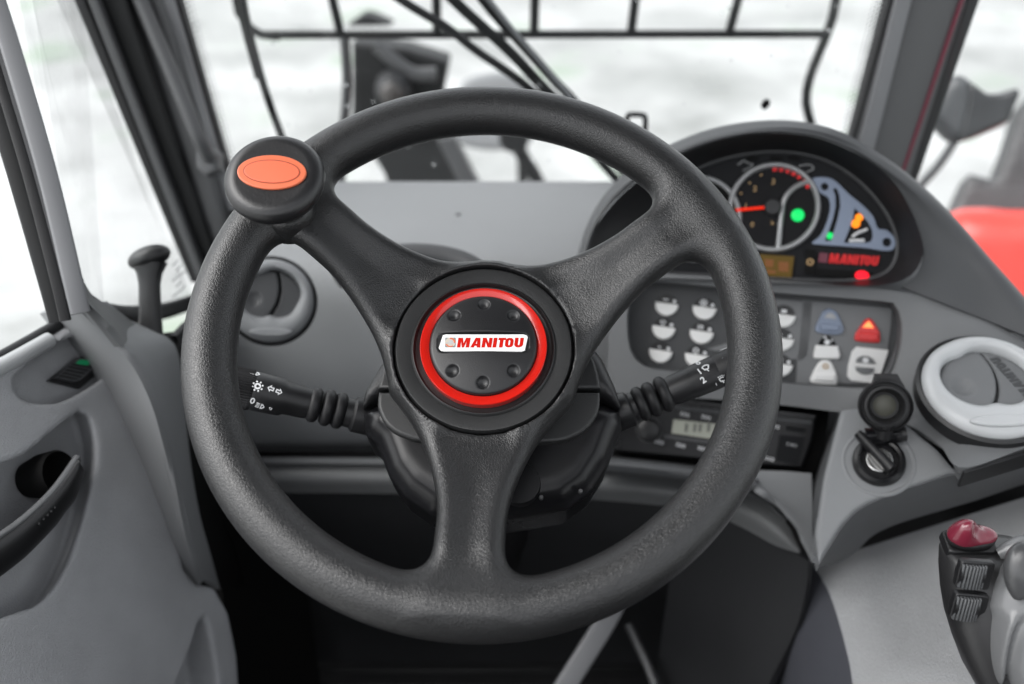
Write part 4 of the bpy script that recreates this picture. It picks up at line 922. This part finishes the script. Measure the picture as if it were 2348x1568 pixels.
def door_sdf(X, Y, Z):
    x2, y2 = X[:, :, 0], Y[:, :, 0]
    d2 = poly_sdf(x2, y2, PU)[:, :, None]; k2 = poly_sdf(x2, y2, KU)[:, :, None]; o2 = poly_sdf(x2, y2, OU)[:, :, None]
    r = .010; hz = .020; Z = Z + .38 * (Y - .03) ** 2
    l2 = poly_sdf(x2, y2, LU)[:, :, None]
    a = d2 + r; b = np.abs(Z + hz) - hz + r
    d = np.sqrt(np.maximum(a, 0) ** 2 + np.maximum(b, 0) ** 2) + np.minimum(np.maximum(a, b), 0) - r
    # swelling of the lower door
    pocket = smax(k2 + (Z + .0) * .55 + .002, -(Z + .030), .006)
    d = smax(d, -pocket, .006)
    oval = smax(o2 + Z * .6, -(Z + .014 + .010 * np.clip((x2[:, :, None] - OU[0][0]) / .1, 0, 1) * 0), .004)
    d = smax(d, -smax(l2, -(Z + .034), .004), .004)
    return smax(d, -oval, .004)
um0, um1 = max(min(um), -.42), max(um); vm0, vm1 = max(min(vm), -.45), max(vm)
part('panel', nets(door_sdf, (um0, vm0, -.16), (um1 + .006, vm1 + .006, .006), .0026), MT['door'], door, DP.M())
# pull handle
t_e = r5([(895, 225), (740, 450), (590, 640), (400, 830), (200, 1000), (0, 1140), (-300, 1340)]); b_e = r5([(1000, 400), (900, 690), (760, 880), (640, 1040), (320, 1370), (30, 1600), (-250, 1800)])
hz_ = .022
rw_ = [[DH(*p, .0) for p in t_e], [DH(x + 1, y + 1, hz_ * .9) for x, y in t_e], [DH((a[0] + b[0]) / 2, (a[1] + b[1]) / 2, hz_ + .004) for a, b in zip(t_e, b_e)], [DH(x, y, hz_ * .8) for x, y in b_e], [DH(x - 2, y - 2, -.004) for x, y in b_e]]
ph = part('pull_handle', patch(rw_, 40, 24, .004), MT['black'], door)
hl = [DH(x + 2, y + 2, hz_ * .92) for x, y in t_e]
part('handle_highlight', tube(hl, .0028, 10, 40), plastic('handle_highlight_grey', (.10, .102, .105), .28, 500, .08), ph)  # lighter tube stands in for the highlight along the handle's top
for x, y in ((462, 1015), (515, 962), (563, 915), (605, 870), (648, 825)):
    q = r5([(x, y)])[0]; part('grip_pip', lathe([(0, .0008), (.0006, .0006), (.0011, 0), (0, 0)], 10), MT['black'], ph, DP.M(doff(*q, hz_ + .0045), DP.uv(*q, doff(*q, hz_ + .0045))))
cu_ = DP.uv(*r5([(590, 440)])[0], -.008)
part('handle_cup', lathe([(0, -.022), (.014, -.022), (.0175, -.008), (.0178, .006), (.0165, .008), (.0150, .004), (.012, -.010), (0, -.014)], 40, 60), MT['void'], door, DP.M(-.006, cu_))
cs = DP.uv(*c4([(545, 985)])[0], -.012)
swr = R(36)
swc = part('window_switch', flat([DP.uvs(c4([(325, 1052), (545, 1105), (740, 945), (560, 888), (520, 895)]), -.012)], .004, .001), MT['black'], door, DP.M(-.0105))
part('switch_rocker', flat([DP.uvs(c4([(385, 1030), (520, 1060), (560, 1045), (690, 935), (680, 915), (555, 890), (520, 900)]), -.007)], .006, .0014), MT['paintg'], swc, DP.M(-.0060))
part('switch_lamp', flat([DP.uvs(c4([(515, 935), (600, 945), (640, 915), (550, 905)]), -.006)], .0005), MT['greend'], swc, DP.M(-.0055))
for k in range(5):
    a_ = c4([(400 + k * 24, 1012 - k * 20), (530 + k * 24, 1040 - k * 20)]); part('rocker_rib', tube([DP.hit(*a_[0], -.0055), DP.hit(*a_[1], -.0055)], .0006, 6), MT['black'], swc)
# weather strip and bright sill
sill_a, sill_b = DP.hit(-160, 918, -.004), DP.hit(152, 738, -.004)
part('window_seal', tube([DP.hit(-160, 902, -.012), DP.hit(0, 822, -.012), DP.hit(152, 735, -.012)], .0055, 10, 12), MT['soft'], door)
part('sill_trim', tube([DP.hit(-160, 918, -.006), DP.hit(0, 842, -.006), DP.hit(112, 780, -.006)], .0065, 10, 12), MT['silver'], door)
# window frame of the door
fr_ = [((-60, -150), (8, 110), (72, 390), (128, 640), (150, 735)), .68]
def fb(px, ts, rad, mat, nm, par, sq=True, fl=1.0): return part(nm, tube([at(x, y, t) for (x, y), t in zip(px, ts)], rad, 16, 24, flatn=fl, square=sq), MT[mat], par)
tt = (.665, .668, .672, .676, .680)
fb(((-110, -150), (-45, 110), (40, 390), (112, 640), (138, 735)), tt, .0075, 'steel', 'frame_bar', door)
fb(((-92, -150), (-22, 110), (62, 390), (128, 640), (150, 735)), [t - .006 for t in tt], .004, 'soft', 'frame_seal', door)
fb(((-80, -150), (-2, 110), (82, 390), (146, 640), (166, 720)), tt, .0078, 'paintg', 'frame_bar', door)
fb(((-60, -150), (24, 110), (106, 390), (166, 640), (184, 715)), [t - .002 for t in tt], .0070, 'paintl', 'frame_edge', door)
gl_pts = [DP.hit(-400, -500, -.02), DP.hit(-30, -300, -.02), DP.hit(150, 738, -.02), DP.hit(-400, 1040, -.02)]
part('window_pane', raw(gl_pts + [p + DP.n * -.004 for p in gl_pts], [(0, 1, 2, 3), (7, 6, 5, 4), (0, 4, 5, 1), (1, 5, 6, 2), (2, 6, 7, 3), (3, 7, 4, 0)], None), MT['glass'], door)

# ================================================================== trim between door and dash
trim = thing('side_trim', (-.33, .75, FLOOR_Z), 'curved grey sill trim between the door and the left end of the dashboard', 'trim panel')
L_ = [(176, 705, .70), (200, 735, .705), (258, 800, .71), (303, 870, .72), (340, 950, .73), (370, 1040, .745), (398, 1150, .765), (420, 1240, .78), (440, 1300, .80), (452, 1345, .83)]
Rr = [(245, 690, .78), (300, 735, .79), (370, 765, .80), (405, 800, .81), (418, 880, .82), (428, 980, .83), (440, 1080, .84), (458, 1180, .85), (480, 1260, .86), (494, 1310, .88), (505, 1350, .90)]
mid = [((a[0] + b[0]) / 2, (a[1] + b[1]) / 2, (a[2] + b[2]) / 2 - .022) for a, b in zip(L_, Rr)]
part('sill_panel', patch([[at(x - 85, y + 14, t + .05) for x, y, t in L_], [at(x - 6, y, t + .004) for x, y, t in L_], [at(a[0] * .8 + b[0] * .2, a[1] * .8 + b[1] * .2, a[2] - .008) for a, b in zip(L_, Rr)], [at(*p) for p in mid], [at(*p) for p in Rr]], 20 * 2, 30, .006), plastic('sill_plastic', (.19, .195, .20), .55, 600, .3, var=.08), trim)
part('gap_shade', patch([[at(x - 3, y, t + .004) for x, y, t in Rr[2:]], [at(x + 20, y - 4, t + .05) for x, y, t in Rr[2:]], [at(x + 60, y - 6, t + .14) for x, y, t in Rr[2:]]], 30, 10, .004), MT['void'], trim)  # black sheet standing in for deep shade between trim and dash
Ld = [(160, 560, .70), (176, 640, .70), (200, 705, .705), (240, 770, .71)]
part('corner_piece', patch([[at(168, 640, .69), at(178, 690, .69), at(215, 735, .695), at(262, 795, .70)], [at(188, 640, .685), at(205, 690, .685), at(240, 730, .69), at(285, 790, .70)], [at(206, 672, .715), at(236, 692, .75), at(275, 715, .77), at(310, 745, .78)]], 16, 12, .005), MT['trim'], trim)
rows = [[at(405, 770, .83), at(440, 735, .86), at(490, 715, .92), at(540, 700, .98)], [at(418, 860, .85), at(455, 860, .88), at(500, 860, .93), at(545, 860, .98)], [at(440, 1080, .88), at(480, 1075, .92), at(520, 1070, .97), at(560, 1066, 1.01)]]
part('dash_end', patch(rows, 16, 20, .006), MT['black'], trim)
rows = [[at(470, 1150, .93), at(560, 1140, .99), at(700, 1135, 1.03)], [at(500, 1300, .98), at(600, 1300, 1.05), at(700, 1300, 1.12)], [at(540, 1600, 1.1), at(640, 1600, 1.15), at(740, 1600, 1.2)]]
part('kick_panel', patch(rows, 14, 16, .005), MT['void'], trim)  # black colour carries the shade beside the footwell
# window catch lever
lev = thing('window_lever', at(342, 765, .80), 'black T-shaped window catch lever standing beside the left pillar', 'lever')
A0, A1 = at(345, 770, .80), at(342, 602, .80); ax = (A1 - A0)
sec = lambda p, w1, w2: [p + RT * (w1 * math.copysign(abs(math.cos(a)) ** .6, math.cos(a))) + FW * (w2 * math.copysign(abs(math.sin(a)) ** .6, math.sin(a))) for a in np.linspace(0, 2 * math.pi, 25)[:-1]]
part('stem', loft([sec(A0, .0105, .007), sec(A0 + ax * .3, .0092, .0065), sec(A0 + ax * .7, .0088, .0065), sec(A0 + ax * .85, .0105, .007), sec(A0 + ax * 1.0, .0155, .009)], smooth=50), MT['black'], lev)
H0 = at(342, 590, .80)
def hd(X, Y, Z): return (np.sqrt((X / .0185) ** 2 + ((Y - .25 * X) / .0105) ** 2 + (Z / .0115) ** 2) - 1) * .0105
Mh = Matrix((RT, UP, -FW)).transposed().to_4x4(); Mh.translation = H0
part('head', nets(hd, (-.021, -.018, -.014), (.021, .018, .014), .0012), MT['black'], lev, Mh)

# ================================================================== pillars and glass
def stripe(par, nm, mat, top, bot, wpx0, wpx1, t0, t1, depth=.02, ext=-500):
    """long flat-sided bar: centre line from top to bottom in the picture, width in pixels, real depth"""
    k = (ext - top[1]) / (bot[1] - top[1]); e = (top[0] + (bot[0] - top[0]) * k, ext); te = t0 + (t1 - t0) * k
    P0, P1 = at(*e, te), at(*bot, t1); w0, w1 = wpx0 / FPX * te / 2, wpx1 / FPX * t1 / 2
    T = (P1 - P0).normalized(); X_ = (RT - T * RT.dot(T)).normalized(); Y_ = T.cross(X_)
    rr = []
    for P, wd in ((P0, w0), (P1, w1)):
        b = min(wd, depth) * .35
        rr.append([P + X_ * x + Y_ * y for x, y in rrect(2 * wd, 2 * depth, b, 4)])
    return part(nm, loft(rr, smooth=50), MT[mat], par)
pl_ = thing('windscreen_pillar', at(480, 690, 1.12), 'dark grey left windscreen pillar with a grab tube and rubber seals', 'pillar', 'windscreen pillars')
stripe(pl_, 'post', 'paintg', (330, 0), (549, 720), 150, 116, 1.0, 1.155, .03)
stripe(pl_, 'side_face', 'steel', (262, 0), (490, 640), 80, 66, .965, 1.108, .012)
stripe(pl_, 'door_seal', 'soft', (190, 0), (453, 640), 26, 24, .95, 1.098, .008)
stripe(pl_, 'seal_highlight', 'paintg', (217, 0), (468, 640), 22, 20, .945, 1.088, .006)  # lighter bar paints the highlight running along the seal
stripe(pl_, 'glass_seal', 'soft', (409, 0), (548, 480), 14, 14, .99, 1.09, .008)
stripe(pl_, 'highlight_band', 'paintl', (388, 0), (530, 480), 24, 22, .975, 1.075, .004)  # pale bar in place of a reflection on the post
part('grab_tube', tube([at(150, -420, .90), at(322, 0, .945), at(395, 170, .965), at(455, 315, .985), at(474, 350, 1.0), at(486, 372, 1.03)], .0078, 16, 30), MT['paintg'], pl_)
part('tube_bracket', pillow(Plane(at(472, 372, 1.01), (0, -.9, .4)), [(446, 345), (476, 335), (496, 352), (498, 392), (470, 405), (448, 385)], 0, .03, .004, .002), MT['paintg'], pl_, Plane(at(472, 372, 1.01), (0, -.9, .4)).M())
prr_ = thing('windscreen_pillar', at(2000, 480, 1.12), 'dark grey right windscreen pillar with a thin red line', 'pillar', 'windscreen pillars')
stripe(prr_, 'post', 'paintg', (2125, 0), (2000, 420), 165, 140, 1.0, 1.08, .03)
stripe(prr_, 'highlight_band', 'paintl', (2068, 0), (1963, 420), 40, 36, .972, 1.052, .004)  # pale bar paints the brighter side of the post
stripe(prr_, 'glass_seal', 'soft', (2036, 0), (1925, 420), 12, 12, .98, 1.06, .008)
stripe(prr_, 'red_line', 'redline', (2203, 0), (2058, 420), 8, 7, .972, 1.052, .0035)
stripe(prr_, 'door_seal', 'soft', (2222, 0), (2078, 420), 30, 26, .98, 1.06, .010)
# windscreen
YW = 1.035
ws = thing('windscreen', (0.02, YW, 1.60), 'wide clear windscreen with a dotted black border', 'windscreen')
part('pane', box(.80, .005, 1.0), MT['glass'], ws, Matrix.Translation((.02, YW, 2.09)))
WS = Plane((0, YW - .004, 1.8), (0, -1, 0))
dots = []; dv = flat([circ(.0022, 8)], .0003)
def dotrow(a, b, nrow, step, side):
    (u0, v0), (u1, v1) = WS.uv(*a), WS.uv(*b); L = math.hypot(u1 - u0, v1 - v0); n = int(L / step)
    for r_ in range(nrow):
        for k in range(n):
            f = (k + .5 * (r_ % 2)) / n; sc = 1 - .28 * r_
            dots.append((dv, WS.M(0, (u0 + (u1 - u0) * f + side * (r_ + .3) * .0046, v0 + (v1 - v0) * f)) @ Matrix.Diagonal((sc, sc, 1, 1))))
dotrow((416, 0), (552, 480), 3, .0052, 1); dotrow((2026, 0), (1918, 420), 3, .0052, -1)
fr = part('border_dots', joined(dots), MT['void'], ws); fr['kind'] = 'stuff'
part('ink_spot', flat([circ(.0048, 20, ry=.0062)], .003, .001), MT['void'], ws, WS.M(.003, WS.uv(1754, 238), R(-25)))
drops = []
dme = lathe([(0, .0009), (.0008, .0007), (.0012, 0), (0, 0)], 10)
for k in range(70):
    s = random.uniform(.5, 1.6); drops.append((dme, Matrix.Translation((random.uniform(-.33, .38), YW + .003, random.uniform(1.68, 1.92))) @ Matrix.Rotation(R(-90), 4, 'X') @ Matrix.Diagonal((s, s, s, 1))))
dm_, dt_, db_, _o = mat_new('water_drop'); db_.inputs['Transmission Weight'].default_value = 1; db_.inputs['IOR'].default_value = 1.33; db_.inputs['Roughness'].default_value = 0.02
dd = part('rain_drops', joined(drops), dm_, ws); dd['kind'] = 'stuff'
# quarter glass between door frame and left pillar, right side glass
qg = thing('quarter_glass', at(300, 720, .9), 'clear quarter window between the door frame and left pillar', 'window')
q3 = [at(185, 715, .72), at(75, 0, .69), at(0, -320, .68), at(60, -320, .93), at(190, 0, .955), at(420, 560, 1.09), at(445, 690, 1.10), at(240, 718, .80)]
cq = sum(q3, Vector()) / len(q3)
part('pane', raw(q3 + [p + Vector((-.004, 0, 0)) for p in q3], [tuple(range(8)), tuple(range(15, 7, -1))] + [(k, (k + 1) % 8, 8 + (k + 1) % 8, 8 + k) for k in range(8)], None), MT['glass'], qg)
part('lower_seal', tube([at(238, 716, .80), at(300, 722, .87), at(380, 712, .98), at(448, 690, 1.08)], .009, 10, 16), MT['soft'], qg)
for k in range(7):   # small etched marks on the glass
    x, y = 395 + (k % 3) * 8, 610 + k * 12
    part('etched_mark', tube([at(x, y, .97), at(x + 14, y - 14 - 3 * (k % 2), .97)], .0009, 6), MT['paintl'], qg)
rg = thing('side_window', (.47, .5, 1.62), 'clear right side window behind the dash', 'window')
part('pane', box(.004, .95, .8), MT['glass'], rg, Matrix.Translation((.475, .53, 2.04)))

# ================================================================== cab shell around the driver (roof, back, floor; top and back added out of view for the light)
fl = struct('floor', box(.95, 1.6, .02), plastic('black_floor', (.010, .010, .011), .8, 300, .4)); fl.location = (.03, .35, FLOOR_Z - .01)
fw = struct('front_wall', box(.92, .02, .46), plastic('black_bulkhead', (.012, .012, .013), .7, 300, .2)); fw.location = (.03, 1.10, FLOOR_Z + .23)
mat_t = thing('floor_mat', (-.2, .85, FLOOR_Z), 'black ribbed rubber mat on the footwell floor', 'mat')
part('mat_sheet', box(.56, .62, .006), MT['soft'], mat_t, Matrix.Translation((-.06, .75, FLOOR_Z + .004)))
for k in range(26): part('mat_rib', box(.54, .010, .006, .002, 1), MT['steel'], mat_t, Matrix.Translation((-.06, .46 + k * .0235, FLOOR_Z + .0095)))
lw = struct('left_wall', box(.02, .9, .36), plastic('black_side', (.014, .014, .015), .7, 300, .2)); lw.location = (-.42, .70, FLOOR_Z + .18)
rw = struct('right_wall', box(.02, 1.6, .58), plastic('black_side_r', (.014, .014, .015), .7, 300, .2)); rw.location = (.485, .35, FLOOR_Z + .29)
bw = struct('unseen_rear_wall', box(1.0, .03, .85), plastic('cab_rear', (.03, .03, .032), .7, 300, .2)); bw.location = (.02, -.42, FLOOR_Z + .425)  # out of view, keeps reflections from behind the driver dark
ro_ = struct('unseen_roof', joined([(box(1.0, .70, .06, .01), Matrix.Translation((.02, .53, 2.46))), (box(1.0, .06, .06, .01), Matrix.Translation((.02, -.42, 2.46))), (box(.06, .40, .06, .01), Matrix.Translation((-.45, -.2, 2.46))), (box(.06, .40, .06, .01), Matrix.Translation((.49, -.2, 2.46)))]), plastic('roof_lining', (.06, .06, .062), .7, 300, .2))  # out of view, rear opening sized to steer light onto the wheel

# pedals
pd = thing('brake_pedal', at(1270, 1330, 1.16), 'dark rounded pedal just showing under the wheel rim', 'pedal')
part('pad', pillow(Plane(at(1285, 1345, 1.15), (0, -.75, .66)), cr([(1222, 1350), (1225, 1318), (1260, 1300), (1320, 1297), (1360, 1310), (1370, 1350), (1360, 1400), (1240, 1400)], 30, True), 0, .012, .004, .0022), MT['knee'], pd, Plane(at(1285, 1345, 1.15), (0, -.75, .66)).M())
part('arm', tube([at(1300, 1360, 1.17), at(1300, 1300, 1.25), at(1290, 1200, 1.3)], .008, 10, 10), MT['steel'], pd)
ac = thing('tilt_strut', at(1290, 1620, 1.0), 'grey flat metal strut slanting down below the wheel', 'strut')
part('bar', tube([at(1420, 1360, 1.0), at(1385, 1430, 1.0), at(1285, 1590, .99), at(1200, 1740, .98)], .0115, 16, 20, flatn=.4, upv=RT, square=True), MT['paintl'], ac)
cb = thing('cable', at(1500, 1620, 1.02), 'thin dark cable hanging in the footwell under the wheel', 'cable')
part('sheath', tube([at(1440, 1430, 1.05), at(1468, 1490, 1.04), at(1490, 1540, 1.03), at(1505, 1600, 1.02), at(1510, 1800, 1.02)], .0052, 10, 20), MT['paintg'], cb)
# ================================================================== outside the glass
gd = thing('guard_grille', (0.1, 1.36, 1.2), 'black steel bar guard in front of the windscreen', 'guard')
GP = Plane((0, 1.36, 1.75), (0, -1, .0))
gh = lambda x, y: GP.hit(x, y)
part('cross_bar', tube([gh(600, 80), gh(1900, 78)], .0062, 12), MT['steel'], gd)
for xt, xb in ((762, 781), (1000, 1002), (1226, 1224), (1456, 1446), (1692, 1670)):
    part('bar', tube([gh(xt + (xt - xb) * 6, -480), gh(xb, 78)], .0068, 12), MT['steel'], gd)
part('frame', tube([gh(520, -420), gh(540, -20), gh(556, 40), gh(590, 76), gh(640, 84)], .0062, 12, 24), MT['steel'], gd)
part('frame', tube([gh(1985, -420), gh(1916, 0), gh(1895, 78), gh(1862, 160), gh(1848, 215), (gh(1850, 250)), gh(1864, 300), gh(1900, 420)], .0070, 12, 30), MT['steel'], gd)
part('frame', tube([gh(790, 84), gh(795, 200), gh(785, 330), gh(775, 560)], .0075, 12, 16), MT['paintg'], gd)
WO = Plane((0, YW + .018, 1.8), (0, -1, 0))
wa = thing('wiper', WO.hit(1420, 420), 'black windscreen wiper arm and blade lying across the centre of the windscreen', 'wiper')
wh = lambda x, y, o=0: WO.hit(x, y, -o)
part('arm', tube([wh(560, -240, .02), wh(920, 0, .02), wh(1020, 60, .02), wh(1090, 115, .02), wh(1210, 200, .02), wh(1330, 320, .02), wh(1430, 430, .02)], .0052, 10, 30), MT['soft'], wa)
part('blade', tube([wh(950, -90), wh(1060, 20), wh(1165, 115), wh(1250, 205), wh(1330, 280), wh(1400, 345)], .0062, 10, 20, flatn=.6), MT['steel'], wa)
part('blade_holder', tube([wh(1010, -140, .012), wh(1115, 10, .012), wh(1200, 105, .012), wh(1275, 190, .012), wh(1330, 250, .012), wh(1440, 410, .012)], .0058, 10, 20), MT['soft'], wa)
part('blade_edge', tube([wh(1075, -60), wh(1160, 50), wh(1235, 140), wh(1310, 225)], .0030, 8, 14), MT['paintl'], wa)
w2 = thing('wiper', WO.hit(650, 420), 'thin black wiper blade standing upright near the left pillar', 'wiper')
part('blade', tube([wh(520, -250), wh(556, 0), wh(580, 110), wh(612, 220), wh(648, 320), wh(690, 440)], .0048, 10, 20), MT['soft'], w2)
part('arm', tube([wh(500, -250, .02), wh(548, 20, .02), wh(590, 180, .02)], .0030, 8, 10), MT['steel'], w2)
bk = thing('cable_bracket', WO.hit(1460, 330), 'small black U-shaped bracket on the screen above the wheel rim', 'bracket')
part('hoop', tube([wh(1436, 300), wh(1438, 268), wh(1446, 263), wh(1472, 264), wh(1479, 270), wh(1478, 310)], .0034, 8, 20), MT['soft'], bk)
# loader carriage seen through the glass
BP = Plane((0, 2.0, 1.3), (0, -1, .1))
bo = thing('loader_carriage', BP.hit(960, 440) + Vector((0, 0, -.9)), 'dark steel loader carriage post with a lamp standing ahead of the windscreen', 'loader')
part('post', pillow(BP, [(806, 98), (930, 112), (1028, 142), (1012, 230), (1030, 320), (1085, 430), (1150, 640), (1240, 1100), (1020, 1100), (925, 560), (880, 400), (806, 280)], 0, .12, .008, .006), MT['steel'], bo, BP.M())
part('side_plate', pillow(BP, [(1000, 320), (1040, 312), (1100, 430), (1160, 560), (1100, 560), (1060, 440)], .01, .05, .004, .004), MT['paintg'], bo, BP.M())
part('brace', tube([BP.hit(862, 104, .03), BP.hit(940, 165, .03), BP.hit(1000, 170, .03)], .016, 10, 12, flatn=.5), MT['paintg'], bo)
part('lamp', lathe([(0, .06), (.025, .058), (.038, .04), (.042, 0), (0, 0)], 32), MT['knee'], bo, BP.M(.01, BP.uv(905, 200)))
part('lamp_lens', lathe([(0, .068), (.016, .066), (.024, .060), (0, .058)], 24), plastic('lamp_glass', (.05, .045, .043), .3, 200, 0), bo, BP.M(.01, BP.uv(905, 200)))
part('cap_plate', pillow(Plane((0, 2.3, 1.5), (0, -1, .1)), [(790, 62), (830, 34), (850, 38), (900, 60)], 0, .1, .006, .006), MT['steel'], bo, Plane((0, 2.3, 1.5), (0, -1, .1)).M())
part('lift_rod', tube([BP.hit(1172, 312), BP.hit(1205, 370), BP.hit(1240, 430), BP.hit(1400, 760)], .016, 12, 12), MT['steel'], bo)
part('rod_joint', lathe([(0, .03), (.03, .03), (.034, .02), (.034, -.02), (0, -.02)], 20), MT['steel'], bo, BP.M(.0, BP.uv(1178, 312)))
mg = thing('mudguard', Plane((0, 3.2, 1), (0, -1, .3)).hit(1120, 300) + Vector((0, 0, -.5)), 'grey rounded mudguard out on the yard ahead of the cab', 'mudguard')
MP = Plane((0, 3.0, 1.0), (0, -1, .3))
part('shell', pillow(MP, cr([(1052, 205), (1075, 178), (1130, 165), (1190, 172), (1215, 200), (1215, 330), (1052, 330)], 30, True), 0, .25, .02, .01), MT['dash'], mg, MP.M())
part('stay', tube([MP.hit(1196, 320, -.12), MP.hit(1196, 320, -.12) + Vector((.02, .1, -.6)), MP.hit(1196, 320, -.12) + Vector((.03, .15, -MP.hit(1196, 320, -.12).z))], .02, 10), MT['steel'], mg)
# mirror and red bodywork on the right
mi = thing('wing_mirror', at(2100, 440, 1.5), 'grey-backed wing mirror on an arm outside the right window', 'mirror')
RP = Plane(at(2230, 250, 1.5), (-.25, -.85, .3))
mo = c3([(1690, 800), (1760, 660), (1830, 550), (1920, 512), (2000, 560), (2100, 640), (2200, 640), (2310, 605), (2330, 640), (2300, 740), (2255, 840), (2100, 920), (1960, 970), (1860, 985), (1780, 920)])
part('housing', pillow(RP, cr(mo, 50, True), 0, .07, .022, .004), plastic('mirror_back', (.065, .068, .072), .4, 200, .3, var=.35), mi, RP.M())
part('rim', pillow(RP, c3([(1990, 560), (2100, 645), (2200, 645), (2310, 605), (2328, 640), (2250, 835), (1960, 965), (1900, 980), (1960, 760)]), .01, .03, .008, .004), plastic('mirror_back_dark', (.03, .031, .033), .35, 200, .4, var=.5), mi, RP.M())
part('arm', tube([RP.hit(2192, 318, -.02), RP.hit(2150, 380, -.02), RP.hit(2104, 432, -.02), RP.hit(2040, 520, -.02)], .0075, 12, 12), MT['paintg'], mi)
EP = Plane((0.85, 1.75, 1.0), (-.3, -.8, .5))
en = thing('engine_hood', EP.hit(2280, 640) + Vector((0, 0, -.6)), 'bright red curved engine hood seen through the right window', 'hood')
part('shell', pillow(EP, cr([(2100, 560), (2161, 493), (2200, 470), (2250, 463), (2330, 470), (2500, 480), (2700, 560), (2700, 1100), (2200, 1100)], 40, True), 0, .5, .09, .015), MT['redpaint'], en, EP.M())
tb = thing('rear_bracket', EP.hit(2280, 470, -.3) + Vector((0, 0, -.5)), 'dark grey speckled bodywork block above the red hood', 'bodywork')
part('block', pillow(EP, [(2170, 500), (2191, 463), (2221, 396), (2250, 402), (2282, 413), (2310, 340), (2344, 233), (2480, 100), (2600, 300), (2600, 560), (2200, 560)], -.30, .15, .015, .012), plastic('speckled_grey', (.045, .046, .048), .5, 60, .6, var=.5, dist=.004), tb, EP.M())
